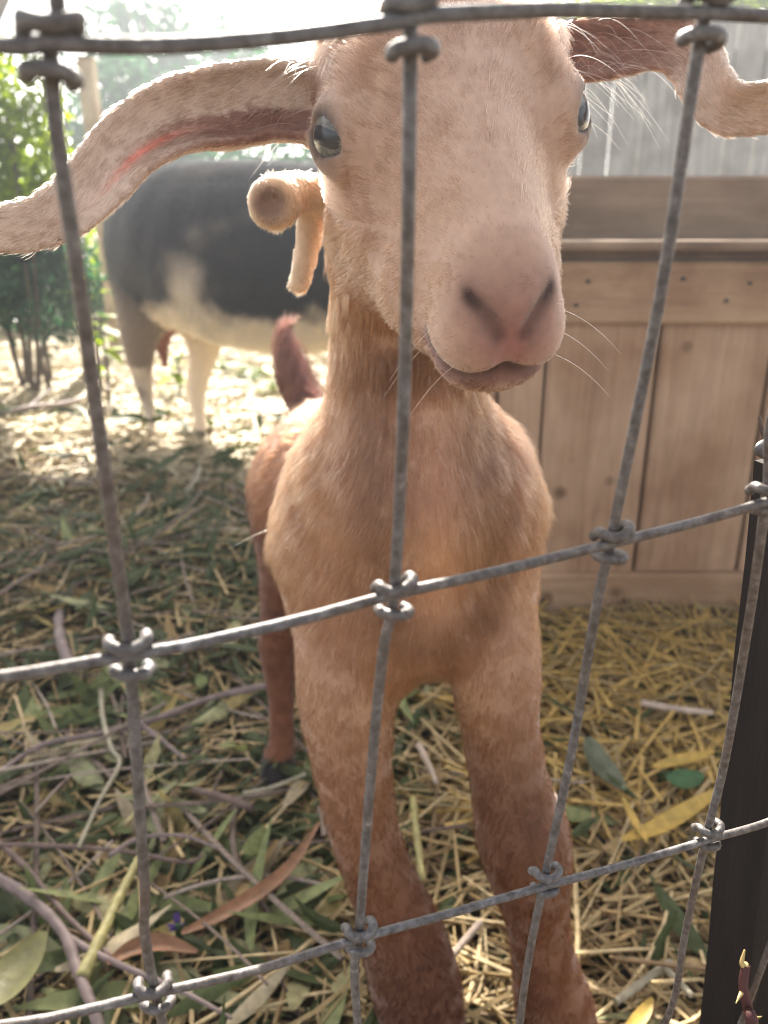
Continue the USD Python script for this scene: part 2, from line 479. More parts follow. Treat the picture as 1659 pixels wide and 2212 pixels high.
# ------------------------------------------------------------------ weathered grey board fence at the back
R0 = np.random.default_rng(5)
YF = 2.9
gf = thing('board_fence', 'weathered grey wooden fence of upright boards behind the low wooden panel', 'fence')
x = on_y(1010, 300, YF)[0]
xe = on_y(1820, 300, YF)[0]
n_ = 0
while x < xe:
    w = R0.uniform(.085, .10)
    v, f = board(x, x + w - .004, YF + R0.uniform(-.004, .004), YF + .02, 0.02, 1.13 + R0.uniform(-.018, .018), .002)
    obj('board', (v, f), M_grey_wood, gf)
    x += w
for z in (.3, .95):
    obj('rail', board(on_y(1000, 300, YF)[0], xe + .05, YF + .022, YF + .06, z, z + .09), M_grey_wood, gf)

# ------------------------------------------------------------------ low wooden panel beside the kid
YP = .975
px_ = lambda q, y=YP: on_y(q, 700, y)[0]            # noqa: E731
xa, xb = px_(985), px_(1950)
pn = thing('wooden_panel', 'low pale wooden panel of upright planks between wide rails, right of the tan kid', 'panel')
seams = [xa, px_(1085), px_(1190), px_(1437), px_(1690), xb]
for a, b in zip(seams[:-1], seams[1:]):
    obj('plank', board(a + R0.uniform(.001, .003), b - R0.uniform(.001, .003), YP + .010 + R0.uniform(-.002, .003), YP + .030, .065, .415, .003), M_pale_wood, pn)
obj('bottom_rail', board(xa, xb, YP, YP + .031, -.012, .077, .004), M_rail_wood, pn)
obj('top_rail', board(xa, xb, YP - .002, YP + .031, .402, .474, .004), M_rail_wood, pn)
obj('ledge', board(xa - .01, xb, YP - .018, YP + .125, .486, .497, .003), M_brown_wood, pn)
obj('ledge_support', board(xa, xb, YP + .012, YP + .030, .4745, .4858, .001), M_brown_wood, pn)
obj('back_board', board(xa, xb, YP + .128, YP + .15, .02, .572, .004), M_brown_wood, pn)

M_nail = tinted('nail_look', [(0, (.05, .035, .03)), (1, (.09, .06, .045))], rough=.6)
for q, z in ((1240, .425), (1262, .452), (1420, .42), (1462, .455), (1560, .43), (1605, .45), (1290, .03), (1480, .035), (1610, .028), (1215, .04)):
    c = np.array([px_(q), YP - (.002 if z > .2 else 0) - .0008, z])
    m_ = trimesh.creation.cylinder(.0024, .003, sections=10)
    m_.apply_transform(trimesh.transformations.rotation_matrix(np.pi / 2, [1, 0, 0]))
    obj('nail', (m_.vertices + c, m_.faces), M_nail, pn)

# ------------------------------------------------------------------ far post
pc = on_ground(205, 640)
pc = on_y(205, 300, 3.3)
fp_ = thing('fence_post', 'slim pale wooden post standing upright among the greenery at upper left', 'post', (pc[0], 3.3, 0))
obj('shaft', board(-.028, .028, -.028, .028, -.05, on_y(205, 128, 3.3)[2], .004), M_cream_wood, fp_)
obj('cap', board(-.031, .031, -.031, .031, on_y(205, 128, 3.3)[2] + .0005, on_y(205, 122, 3.3)[2], .003), M_cream_wood, fp_)


# ------------------------------------------------------------------ trees and shrubs
def crown(c, rad, n, leaf, seed, clumps=40, aspect=.45, droop=.4):
    r = np.random.default_rng(seed)
    c, rad = np.asarray(c, float), np.asarray(rad, float)
    cc = unit(r.normal(0, 1, (clumps, 3))) * (r.random((clumps, 1)) ** .45)
    k = r.integers(0, clumps, n)
    p = cc[k] + r.normal(0, .16, (n, 3))
    p = c + p * rad
    d = unit(r.normal(0, 1, (n, 3)) + np.array([0, 0, -droop]))
    s = unit(np.cross(d, r.normal(0, 1, (n, 3))))
    ln = leaf * r.uniform(.6, 1.3, n)
    return ribbons(p, d, s, ln, ln * aspect, unit(r.normal(0, 1, (n, 3))) * .15, 2, .18)


def tree(name, label, base, height, c, rad, n, leaf, seed, mat, trunk=.06, clumps=40, limbs=7, cat='tree', group=None):
    r = np.random.default_rng(seed + 100)
    base, c = np.asarray(base, float), np.asarray(c, float)
    t = thing(name, label, cat, base, 0, group)
    top = c + np.array([0, 0, rad[2] * .5])
    path = spline([base - [0, 0, .05], base * .6 + c * .4 + r.normal(0, trunk * .6, 3) * [1, 1, 0], c, top], 18)
    parts = [tube(path, np.linspace(trunk, trunk * .25, len(path)), 9)]
    for q in range(limbs):
        u = r.uniform(.35, .9)
        s0 = path[int(u * (len(path) - 1))]
        e = c + unit(r.normal(0, 1, 3)) * np.asarray(rad) * .85
        lp = spline([s0, (s0 + e) / 2 + r.normal(0, .05, 3) * rad, e], 10)
        parts.append(tube(lp, np.linspace(trunk * .4, trunk * .08, len(lp)), 6))
    v, f = join(parts)
    obj('trunk', (v - base, f), M_bark, t, True)
    v, f = crown(c, rad, n, leaf, seed, clumps)
    obj('crown', (v - base, f), mat, t)
    return t


def gz(v):
    return np.array([v[0], v[1], 0.0])


# bluish tree far at upper left
c_ = on_y(318, 150, 8.0)
tree('tree', 'dusky blue-green tree rising behind the pale ear at upper left', gz(c_ + [0.1, 0, 0]), 3, c_ + [0, 0, -.15], (.62, .6, 1.05), 5200, .10, 21, M_dark_leaf, .07, 46)
c_ = on_y(505, 90, 9.0)
tree('tree', 'small distant tree tip against the white sky beside the kid\'s forehead', gz(c_), 3, c_ + [0, 0, -.45], (.32, .35, .75), 1700, .09, 22, M_dark_leaf, .05, 24)
c_ = on_y(1500, -10, 6.0)
tree('tree', 'leafy tree showing above the grey board fence at the top right', gz(c_), 3, c_ + [0, 0, .10], (1.25, .6, .42), 4200, .09, 23, M_fresh, .07, 50)
# greenery closing the yard at the back
for k, (px, py, Y, rx, rz, n, lf, lab, mt) in enumerate([
        (330, 300, 6.2, .62, .62, 4200, .07, 'dark blue-green bush filling the gap under the pale ear, behind the slim post', M_dark_leaf),
        (60, 560, 4.6, .55, .50, 3200, .06, 'dusky bush behind the sunlit shrub at the left edge', M_dark_leaf),
        (270, 640, 4.3, .42, .34, 2600, .055, 'green bush behind the dark goat\'s rump', M_fresh),
        (520, 690, 4.6, .55, .30, 2600, .055, 'low bush beyond the sunny straw behind the dark goat\'s belly', M_dark_leaf),
        (640, 420, 5.4, .55, .80, 3200, .065, 'tall bush mostly hidden behind the dark goat and the kid\'s neck', M_dark_leaf)]):
    c_ = on_y(px, py, Y)
    tree('bush', lab, gz(c_), 2, c_, (rx, rx * .8, rz), n, lf, 120 + k, mt, .02, 40, 6, 'bush')
# sunlit shrub at the left edge
c_ = on_y(10, 380, 2.7)
for k, (px, py, Y, rx, rz, n, lf, lab, mt) in enumerate([
        (5, 330, 2.7, .20, .30, 3400, .036, 'bright yellow-green shrub with thin upright stems at the left edge, behind the kid\'s drooping ear', M_fresh),
        (20, 620, 2.5, .24, .17, 3000, .032, 'low dusky green shrub under the bright shrub at the left edge', M_dark_leaf),
        (-330, 480, 3.3, .35, .55, 2200, .045, 'tall leafy shrub cut off by the left edge', M_fresh)]):
    c_ = on_y(px, py, Y)
    b_ = gz(c_)
    t_ = thing('shrub', lab, 'shrub', b_)
    r_ = np.random.default_rng(70 + k)
    for q in range(5):
        p0 = b_ + r_.normal(0, rx * .35, 3) * [1, 1, 0] - [0, 0, .03]
        p1 = c_ + r_.normal(0, rx * .5, 3) + [0, 0, rz * .8]
        sp = spline([p0, (p0 + p1) / 2 + r_.normal(0, .02, 3), p1], 14)
        v, f = tube(sp, np.linspace(.009, .003, len(sp)), 6)
        obj('stem', (v - b_, f), M_bark, t_, True)
    v, f = crown(c_, (rx, rx, rz), n, lf, 80 + k, 40)
    obj('foliage', (v - b_, f), mt, t_)


# broad-leaved young plants
def plant(px, py, Y, n, length, seed, label, spread=.8):
    c = on_y(px, py, Y)
    b = np.array([c[0], Y, -.01])
    t = thing('leafy_plant', label, 'plant', b)
    r = np.random.default_rng(seed)
    h = max(c[2], .04)
    v, f = tube(spline([[0, 0, -.02], [.01, 0, h * .6], [0, .01, h * 1.1]], 10), np.linspace(.006, .003, 11), 6)
    obj('stem', (v, f), M_bark, t, True)
    for k in range(n):
        a = r.uniform(0, 2 * np.pi)
        d = unit(np.array([[math.cos(a) * spread, math.sin(a) * spread, r.uniform(-.1, .75)]]))
        s = unit(np.cross(d, [[0, 0, 1.0]]))
        l_ = length * r.uniform(.7, 1.25)
        v, f = ribbons(np.array([[0, 0, h * r.uniform(.35, 1.1)]]), d, s, np.array([l_]), np.array([l_ * .42]), np.array([[0, 0, -.35]]), 5, .12)
        obj('leaf', (v, f), M_fresh, t)


plant(212, 690, 2.35, 16, .085, 31, 'bright broad-leaved plant just left of the dark goat\'s hind leg')
plant(180, 560, 2.6, 12, .08, 32, 'sunlit leafy plant behind the bent wire at left, above the broad-leaved one', 1.0)
plant(378, 770, 2.5, 14, .07, 33, 'bright green plant seen between the dark goat\'s hind legs')
plant(545, 800, 2.8, 18, .085, 34, 'low green plant under the dark goat\'s belly', 1.2)
plant(480, 800, 2.95, 14, .08, 35, 'dark-leaved low plant behind the dark goat\'s cream leg', 1.2)
plant(585, 825, 2.55, 9, .07, 36, 'pale sunlit plant just left of the kid\'s tail', 1.0)

# an overhanging bough whose leaves shade the litter in front
_s = lambda x, y, h: np.array([x, y, 0.0]) + SUN * (h / SUN[2])   # noqa: E731
c_ = _s(-.40, .82, 3.3)
tree('overhanging_tree', 'tree with a leafy bough reaching over the yard', np.array([-3.3, c_[1] + .4, 0]), 4, c_, (1.45, .44, .20), 8000, .075, 41, M_dark_leaf, .09, 60)
# ------------------------------------------------------------------ the tan kid at the fence
B = np.diag([1.0, -1.0, 1.0])
HR = np.array([[.9898, -.1244, -.0692], [.1073, .9714, -.2119], [.0936, .2023, .9748]]) @ B
HT, HS = np.array([.0245, .3327, .5562]), np.array([.95, 1.04, 1.04])


def h2w(q):
    return np.asarray(q, float) * HS @ HR.T + HT


def w2h(p):
    return (p - HT) @ HR / HS


def head_raw(q):
    x = q * [1, 1, 1]
    x[:, 0] = np.abs(x[:, 0])
    d = sd_ell(x, (0, -.035, .002), (.049, .056, .046))
    d = smin(d, sd_cone(x, (0, .0, -.010), (0, .060, -.042), .0365, .0215), .018)
    d = smin(d, sd_cone(x, (.0, -.005, .022), (0, .072, -.030), .019, .0125), .014)
    d = smin(d, sd_cone(x, (.020, -.02, -.042), (.0125, .028, -.051), .025, .0205), .016)
    d = smin(d, sd_cone(x, (.0125, .028, -.051), (.0065, .054, -.0625), .0210, .0140), .012)
    d = smin(d, sd_ell(x, (.031, -.012, -.028), (.0165, .032, .032)), .014)
    d = smin(d, sd_cone(x, (.027, .004, .021), (.036, -.018, .020), .0105, .011), .012)      # brow
    d = smin(d, sd_ell(x, (.037, .0, .001), (.0125, .019, .015)), .010)                        # orbit
    d = smin(d, sd_ell(x, (0, .072, -.042), (.0160, .021, .0160)), .012)
    d = smin(d, sd_ell(x, (.0098, .0715, -.0545), (.0128, .0170, .0128)), .010)                   # upper lip
    d = smin(d, sd_ell(x, (0, .0605, -.0685), (.0185, .0170, .0100)), .007)                      # chin
    d = smin(d, sd_ell(x, (.0110, .077, -.0405), (.0045, .009, .006)), .006)                   # nostril wing
    return d


def on_head(q, it=6):
    q = np.array(q, float).reshape(-1, 3)
    for _ in range(it):
        e = 1e-4
        d = head_raw(q.copy())
        g = np.stack([head_raw(q + np.eye(3)[k] * e) - d for k in range(3)], 1) / e
        q = q - g * (d / np.maximum((g * g).sum(1), 1e-9))[:, None]
    return q


EYE = on_head([[.0465, .008, -.0015]])[0]
EYE_N = unit(np.array([.80, .50, .20]))
NOSTRIL = on_head([(.0032, .096, -.053), (.0070, .0945, -.0475), (.0102, .091, -.0425), (.0125, .085, -.0385)])
MOUTH = on_head([(0, .083, -.0655), (.010, .0795, -.0668), (.0180, .072, -.0645), (.0225, .0650, -.0605), (.0238, .0610, -.0580)])
PHIL = on_head([(0, .095, -.050), (0, .094, -.0675)])


def head_sdf(p):
    q = w2h(p)
    d = head_raw(q.copy())
    x = q.copy()
    x[:, 0] = np.abs(x[:, 0])
    near = d < .02
    if near.any():
        xn, dn = x[near], d[near]
        c = EYE - EYE_N * .0075
        lid = np.abs(sd_ell(xn, EYE - EYE_N * .0085, (.0137,) * 3)) - .0016
        off = (xn - EYE) @ EYE_N
        dn = smin(dn, np.maximum(lid, off - .0035), .005)
        # almond opening: wide along the face, low in height
        a2 = unit(np.array([-.38, .88, -.30]))
        a2 = unit(a2 - EYE_N * (a2 @ EYE_N))
        a3 = np.cross(EYE_N, a2)
        R = np.stack([a2, a3, EYE_N], 1)
        dn = smax(dn, -sd_ell(xn, EYE + EYE_N * .004, (.0104, .0050, .014), R), .0018)
        dn = smax(dn, -sd_chain(xn, NOSTRIL, (.0016, .0026, .0024, .0012), .002), .0025)
        dn = smax(dn, -sd_chain(xn, MOUTH, (.0016, .0020, .0018, .0013, .0006), .002), .003)
        dn = smax(dn, -sd_chain(xn, PHIL, (.0011, .0007), .002), .002)
        d[near] = dn
    return d * .98


def ear_curve(ctrl, n=70):
    c = spline([at(*k[:3]) for k in ctrl], n)
    s = np.linspace(0, 1, len(c))
    u = np.linspace(0, 1, len(ctrl))
    w = np.interp(s, u, [k[3] for k in ctrl])                # half width along the arc
    R = np.interp(s, u, [k[4] for k in ctrl])                # curl radius
    ac = np.stack([np.interp(s, u, [k[5][i] for k in ctrl]) for i in range(3)], 1)
    t = unit(np.gradient(c, axis=0))
    ac = RT * ac[:, :1] + UP * ac[:, 1:2] - FW * ac[:, 2:3]  # (right, up, toward the fence)
    ac = unit(ac - t * (ac * t).sum(1, keepdims=True))
    nn = np.cross(t, ac)
    return c, t, ac, nn, w, R


def ear_sdf(p, E, flip, th=.0027):
    from scipy.spatial import cKDTree
    c, t, ac, nn, w, R = E
    d0, i = cKDTree(c).query(p)
    out = d0 - .05
    near = d0 < .07
    pn, i = p[near], i[near]
    v = pn - c[i]
    a, b, l = (v * ac[i]).sum(1), (v * nn[i]).sum(1) * flip, (v * t[i]).sum(1)
    r = R[i]
    rho = np.hypot(a, b - r)
    phi = np.arctan2(a, r - b)
    lim = w[i] / r
    pc = np.clip(phi, -lim, lim)
    ax_, bx = r * np.sin(pc), r - r * np.cos(pc)
    thk = th * (1.0 - .45 * np.abs(pc / lim) ** 2)
    lo = np.where((i == 0) | (i == len(c) - 1), l, 0)
    out[near] = np.sqrt((a - ax_) ** 2 + (b - bx) ** 2 + lo**2) - thk
    return out


EAR_L = ear_curve([(660, 248, .318, .019, .014, (.1, 1, 0)), (560, 246, .312, .0205, .0135, (.0, 1, -.05)), (460, 260, .302, .0205, .013, (-.1, 1, .0)), (365, 280, .292, .0165, .012, (-.4, 1, .05)),
                   (275, 335, .282, .0130, .012, (-.75, .75, .1)), (190, 420, .272, .0098, .014, (-.7, .8, .1)), (105, 475, .262, .0080, .018, (-.3, 1, .1)), (0, 497, .254, .0065, .024, (.0, 1, .1)), (-100, 480, .248, .004, .03, (.2, 1, 0))])
EAR_R = ear_curve([(1225, 130, .325, .014, .013, (0, 1, 0)), (1310, 122, .325, .013, .012, (.1, 1, 0)), (1390, 105, .325, .0105, .012, (.1, 1, .1)), (1460, 108, .322, .0115, .012, (.4, 1, .2)), (1508, 145, .318, .011, .012, (.9, .4, .6)),
                   (1535, 195, .312, .010, .012, (.8, .3, .8)), (1585, 228, .306, .010, .013, (.2, .6, .9)), (1655, 224, .300, .0095, .015, (-.05, .7, .8)), (1730, 190, .296, .004, .02, (-.4, .8, .5))])
EARS = [(EAR_L, -1), (EAR_R, 1)]

_k = lambda *a: [at(*x[:3]) for x in a]                     # noqa: E731
_r = lambda *a: [x[3] * x[2] / FPX for x in a]              # noqa: E731  (radii given as they look)
LEG_A = [(720, 1190, .43, 112), (744, 1350, .43, 100), (748, 1490, .437, 108), (760, 1640, .45, 86), (786, 1790, .467, 76), (820, 1890, .48, 74), (858, 1985, .493, 84), (893, 2110, .515, 99), (925, 2255, .53, 84)]
LEG_B = [(1075, 1120, .43, 88), (1068, 1300, .435, 90), (1072, 1450, .443, 97), (1080, 1570, .453, 84), (1103, 1700, .465, 84), (1128, 1800, .475, 102), (1146, 1890, .49, 88), (1160, 1980, .505, 70), (1176, 2080, .518, 70), (1198, 2180, .53, 86), (1212, 2262, .537, 78)]
HIND_A = [(640, 1080, .69, 90), (624, 1230, .71, 66), (606, 1330, .745, 44), (600, 1400, .765, 42), (607, 1500, .78, 29), (608, 1590, .785, 27), (602, 1640, .785, 36), (600, 1680, .782, 38)]
HIND_B = [(790, 1080, .69, 90), (800, 1230, .71, 72), (800, 1400, .765, 40), (796, 1520, .78, 31), (794, 1610, .785, 31), (792, 1672, .785, 33)]
NECK = [(875, 1040, .42, 165), (876, 900, .405, 160), (870, 740, .38, 152), (880, 560, .36, 160), (930, 330, .345, 165)]
TAIL = [(672, 890, .72, 40), (642, 830, .735, 40), (622, 765, .745, 31), (614, 720, .75, 17), (632, 700, .75, 6)]
WATTLE_A = [(725, 440, .362, 40), (665, 415, .360, 43), (616, 422, .352, 50), (592, 437, .344, 57)]
WATTLE_B = [(690, 425, .368, 36), (672, 480, .372, 33), (662, 545, .374, 29), (646, 612, .375, 25)]


def kid_groups(p):
    from functools import reduce
    g = {}
    tor = sd_cone(p, at(868, 1150, .455), at(790, 1060, .69), .0560, .068)
    tor = smin(tor, sd_ell(p, at(880, 1110, .418), (.051, .045, .064)), .03)
    tor = smin(tor, sd_ell(p, at(722, 1130, .432), (.025, .033, .048)), .025)
    tor = smin(tor, sd_ell(p, at(1062, 1070, .432), (.0215, .033, .040)), .022)
    tor = smin(tor, sd_ell(p, at(860, 1330, .43), (.040, .030, .035)), .03)
    tor = smin(tor, sd_ell(p, at(708, 1050, .70), (.060, .07, .070)), .04)
    g['torso'] = tor
    g['neck'] = sd_chain(p, _k(*NECK), _r(*NECK), .02)
    g['legs'] = np.minimum(sd_chain(p, _k(*LEG_A), _r(*LEG_A), .012), sd_chain(p, _k(*LEG_B), _r(*LEG_B), .012))
    g['hind'] = np.minimum(sd_chain(p, _k(*HIND_A), _r(*HIND_A), .015), sd_chain(p, _k(*HIND_B), _r(*HIND_B), .015))
    g['tail'] = sd_chain(p, _k(*TAIL), _r(*TAIL), .008)
    g['wattle'] = np.minimum(sd_chain(p, _k(*WATTLE_A), _r(*WATTLE_A), .004), sd_chain(p, _k(*WATTLE_B), _r(*WATTLE_B), .004))
    g['wattle'] = smax(g['wattle'], -sd_ell(p, at(580, 441, .3330), (.0068,) * 3), .003)                      # dimpled end
    g['head'] = head_sdf(p)
    g['ear_l'] = ear_sdf(p, EAR_L, EARS[0][1])
    g['ear_r'] = ear_sdf(p, EAR_R, EARS[1][1])
    return g


def kid_sdf(p):
    g = kid_groups(p)
    d = smin(g['torso'], g['legs'], .022)
    d = smin(d, g['hind'], .03)
    d = smin(d, g['neck'], .028)
    d = smin(d, g['head'], .016)
    d = smin(d, g['ear_l'], .010)
    d = smin(d, g['ear_r'], .010)
    d = smin(d, g['wattle'], .006)
    d = smin(d, g['tail'], .015)
    return d


def axis(*segs):
    out = [np.array([segs[0][0]])]
    for a, b, s in segs:
        out.append(np.linspace(a, b, max(2, int(round((b - a) / s))) + 1)[1:])
    return np.concatenate(out)


KV, KF = surface_net(kid_sdf, [axis((-.21, .21, .0021)), axis((.205, .37, .0020), (.37, .86, .0055)), axis((-.03, .40, .0055), (.40, .685, .0020))])
KV = laplace(KV, KF, 2, .45)
KN = vnormals(KV, KF)


def kid_paint(p, n, fur):
    """Coat colour with some glare, glow and shade painted in: pale tan, ruddier on the legs and tail, cream wattles, pink-brown nose and lips, bare ear lining."""
    g = kid_groups(p)
    names = list(g)
    which = np.argmin(np.stack([g[k] for k in names], 0), 0)
    q = w2h(p)
    f1 = meshkit.fbm(p * 22, 3, 5)[:, None]
    f2 = meshkit.fbm(p * 70, 3, 9)[:, None]
    tan, gold, red, pale = (np.array(c) for c in ((.455, .312, .24), (.48, .325, .222), (.20, .092, .047), (.56, .45, .375)))
    c = tan + (gold - tan) * np.clip(f1 * 2.2 - .6, 0, 1)
    ex = np.clip((.31 - p[:, 2]) / .17, 0, 1)[:, None]
    c = c + (red - c) * np.clip(ex * (.85 + .3 * f2), 0, 1) * .9
    a_, b_ = at(925, 880, .385), at(955, 1330, .375)                       # pale parting down the breast, shadows painted in either side
    sg_ = np.clip((p - a_) @ (b_ - a_) / ((b_ - a_) @ (b_ - a_)), 0, 1)
    dd = np.linalg.norm((p - a_ - sg_[:, None] * (b_ - a_))[:, [0, 2]], axis=1)
    c = c * (1 + (.30 * np.exp(-(dd / .010) ** 2) - .20 * np.exp(-((dd - .028) / .013) ** 2) * (p[:, 1] < .5))[:, None])
    knee = np.maximum(np.exp(-(np.linalg.norm(p - at(1120, 1760, .45), axis=1) / .05) ** 2), np.exp(-(np.linalg.norm(p - at(890, 2120, .49), axis=1) / .05) ** 2))[:, None]
    c = c + (np.array([.15, .075, .045]) - c) * knee * .55
    m = lambda k: (which == names.index(k))[:, None]  # noqa: E731
    c = np.where(m('hind'), red * (.9 + .4 * f2), c)
    c = np.where((m('hind') | m('legs')) & (p[:, 2:] < .032), np.array([.05, .042, .038]), c)
    c = np.where(m('tail'), np.array([.17, .085, .045]) * (.8 + .5 * f2), c)
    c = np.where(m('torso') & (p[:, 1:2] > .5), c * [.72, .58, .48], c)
    c = np.where(m('wattle'), np.array([.60, .47, .35]) * (.8 + .4 * f2), c)
    c = c + (np.array([.26, .185, .155]) - c) * (np.exp(-(np.linalg.norm(p - at(578, 441, .3340), axis=1) / .0086) ** 6)[:, None] * m('wattle'))  # shade in the dimpled end painted as a darker tone
    face = m('head')
    c = np.where(face, pale * .3 + tan * .7, c)  # face paler and greyer: glare veil put into its colour
    c = np.where(m('ear_l') | m('ear_r'), pale * .92 + tan * .08, c)
    # ear lining: bare, pink-brown concave face, its shade painted darker towards the root
    for (E, fl), k in zip(EARS, ('ear_l', 'ear_r')):
        from scipy.spatial import cKDTree
        _, i = cKDTree(E[0]).query(p)
        ins = ((n * E[3][i]).sum(1) * fl > .2)[:, None] & m(k) & (i < 34)[:, None] & ((((p - E[0][i]) * E[2][i]).sum(1) < .001)[:, None] | (k == 'ear_r'))
        deep = np.clip((30 - i) / 14, 0, 1)[:, None]
        c = np.where(ins, c + (np.array([.30, .175, .135]) - c) * (.25 + .75 * deep), c)
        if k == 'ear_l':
            st = np.exp(-((((p - E[0][i]) * E[2][i]).sum(1) + .0035) / .0013) ** 2)[:, None] * np.exp(-(((i - 30) / 7.0) ** 2))[:, None]  # pink streak: sun glowing through the ear, painted in
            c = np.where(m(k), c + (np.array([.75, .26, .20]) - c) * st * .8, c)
    ax = np.abs(q[:, 0])
    r2 = lambda cx, cy, cz, s: np.exp(-(((ax - cx) ** 2 + (q[:, 1] - cy) ** 2 + (q[:, 2] - cz) ** 2) / s**2))[:, None]  # noqa: E731
    hf = (face * 1.0)
    c = c + (np.array([.36, .20, .175]) - c) * np.clip(1.2 * r2(0, .094, -.050, .0145), 0, 1) * hf
    c = c + (np.array([.33, .22, .18]) - c) * .55 * np.clip(r2(.004, .088, -.040, .016), 0, 1) * hf
    def line(P, s):
        from scipy.spatial import cKDTree
        d, _ = cKDTree(spline(P, 60)).query(np.stack([ax, q[:, 1], q[:, 2]], 1))
        return np.exp(-(d / s) ** 2)[:, None]
    c = c + (np.array([.28, .185, .165]) - c) * np.clip(1.1 * line(NOSTRIL, .0062), 0, 1) * .55 * hf
    c = c + (np.array([.08, .05, .045]) - c) * np.clip(1.5 * line(NOSTRIL, .0022), 0, 1) * .95 * hf
    c = c + (np.array([.25, .14, .125]) - c) * np.clip(1.2 * line(MOUTH - np.array([0, .002, .0035]), .0048), 0, 1) * .8 * hf
    c = c + (np.array([.075, .045, .042]) - c) * np.clip(1.4 * line(MOUTH, .0026), 0, 1) * .95 * hf
    c = c + (np.array([.40, .20, .18]) - c) * line(PHIL, .0035) * .6 * hf
    eye = np.exp(-(np.linalg.norm(np.stack([ax, q[:, 1], q[:, 2]], 1) - EYE, axis=1) / .0108) ** 4)[:, None]
    c = c + (np.array([.075, .055, .047]) - c) * eye * .9 * hf
    return np.clip(c, .01, .9), which, names, g


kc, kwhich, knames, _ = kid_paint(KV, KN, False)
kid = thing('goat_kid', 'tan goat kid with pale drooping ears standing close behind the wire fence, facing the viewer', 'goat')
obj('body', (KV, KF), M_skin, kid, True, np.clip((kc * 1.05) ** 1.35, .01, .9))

# eyes
M_eye = usdkit.material(stage, L('goat_eye'), {
    'o': ('texture_coordinate', {}), 'n': ('noise_texture', {'scale': 900.0, 'detail': 3.0}), 'r': ('rgb_ramp', {'ramp': [(.3, (.06, .058, .05)), (.7, (.15, .14, .12))]}),
    'p': ('principled_bsdf', {'roughness': .3, 'coat_weight': .35, 'coat_roughness': .06})}, [('o.object', 'n.vector'), ('n.fac', 'r.fac'), ('r.color', 'p.base_color')], surface='p.BSDF')
M_pupil = usdkit.material(stage, L('pupil'), {'p': ('principled_bsdf', {'base_color': (.012, .014, .018), 'roughness': .2, 'coat_weight': .3})}, [], surface='p.BSDF')
for sx in (-1, 1):
    S = np.array([sx, 1, 1])
    n_ = unit((EYE_N * S) @ HR.T)
    c_ = h2w((EYE - EYE_N * .0084) * S)
    r_ = .0122 * 1.02
    ball = trimesh.creation.icosphere(4, r_)
    e = obj('eye', (ball.vertices + c_, ball.faces), M_eye, kid, True)
    # horizontal slot pupil following the ball
    n_ = unit((np.array([.70, .68, .16]) * S) @ HR.T)                      # gaze
    a2 = unit((np.array([-.55, .80, -.22]) * S) @ HR.T)
    a2 = unit(a2 - n_ * (a2 @ n_))
    a3 = np.cross(n_, a2)
    uu, vv = np.meshgrid(np.linspace(-1, 1, 13), np.linspace(-1, 1, 9), indexing='ij')
    du, dv = uu * .0062, vv * .0031 * np.sqrt(np.clip(1.02 - .55 * uu**4, 0, 1))
    P = a2 * du[..., None] + a3 * dv[..., None]
    P = c_ + P + n_ * np.sqrt(np.maximum((r_ * 1.012) ** 2 - du**2 - dv**2, 0))[..., None]
    i, j = np.meshgrid(np.arange(12), np.arange(8), indexing='ij')
    Q = np.stack([i * 9 + j, (i + 1) * 9 + j, (i + 1) * 9 + j + 1, i * 9 + j + 1], -1).reshape(-1, 4)
    if np.dot(np.cross(a2, a3), n_) < 0:
        Q = Q[:, ::-1]
    obj('pupil', (P.reshape(-1, 3), Q), M_pupil, e, True)

# coat
rng = np.random.default_rng(11)


def flow_of(p, n, g, names, which):
    m = lambda k: (which == names.index(k))[:, None]  # noqa: E731
    q = w2h(p)
    fl = np.tile(np.array([0, .25, -1.0]), (len(p), 1))
    fl = np.where(m('torso') & (p[:, 1:2] > .47), np.array([-.05, .6, -.8]), fl)
    fl = np.where(m('torso') & (p[:, 1:2] <= .47), np.stack([np.sign(p[:, 0] - .02) * .35 * np.clip(np.abs(p[:, 0] - .02) / .05, 0, 1), np.full(len(p), .12), np.full(len(p), -1.0)], 1), fl)
    hl = np.stack([np.sign(q[:, 0]) * .35 * np.clip(np.abs(q[:, 0]) / .03, 0, 1), np.full(len(p), -1.0), np.where(q[:, 2] > -.03, .25, -.55)], 1)
    hl = np.where((q[:, 1:2] < .0) & (q[:, 2:] > 0), np.stack([q[:, 0] * 8, np.full(len(p), .1), np.full(len(p), -.8)], 1), hl)   # forelock falls forward between the eyes
    fl = np.where(m('head'), hl @ HR.T, fl)
    fl = np.where(m('tail'), np.array([0, 0, 1.0]), fl)
    from scipy.spatial import cKDTree
    for (E, _), k in zip(EARS, ('ear_l', 'ear_r')):
        _, i = cKDTree(E[0]).query(p)
        fl = np.where(m(k), E[1][i] * 1.4 - np.array([0, 0, .2]), fl)
    return unit(fl)


def grow(V, F, N, count, length_of, seed, weight=None, wid=.00022, segs=4, lift=.38, jit=.22, clump=.35):
    r = np.random.default_rng(seed)
    tri = V[F]
    area = np.linalg.norm(np.cross(tri[:, 1] - tri[:, 0], tri[:, 2] - tri[:, 0]), axis=1)
    if weight is not None:
        area = area * weight(tri.mean(1), unit(N[F].mean(1)))
    fi = r.choice(len(F), count, p=area / area.sum())
    u, v = r.random(count), r.random(count)
    sw = u + v > 1
    u, v = np.where(sw, 1 - u, u), np.where(sw, 1 - v, v)
    p = tri[fi, 0] + (tri[fi, 1] - tri[fi, 0]) * u[:, None] + (tri[fi, 2] - tri[fi, 0]) * v[:, None]
    n = unit(N[F[fi, 0]] * (1 - u - v)[:, None] + N[F[fi, 1]] * u[:, None] + N[F[fi, 2]] * v[:, None])
    return p, n, r


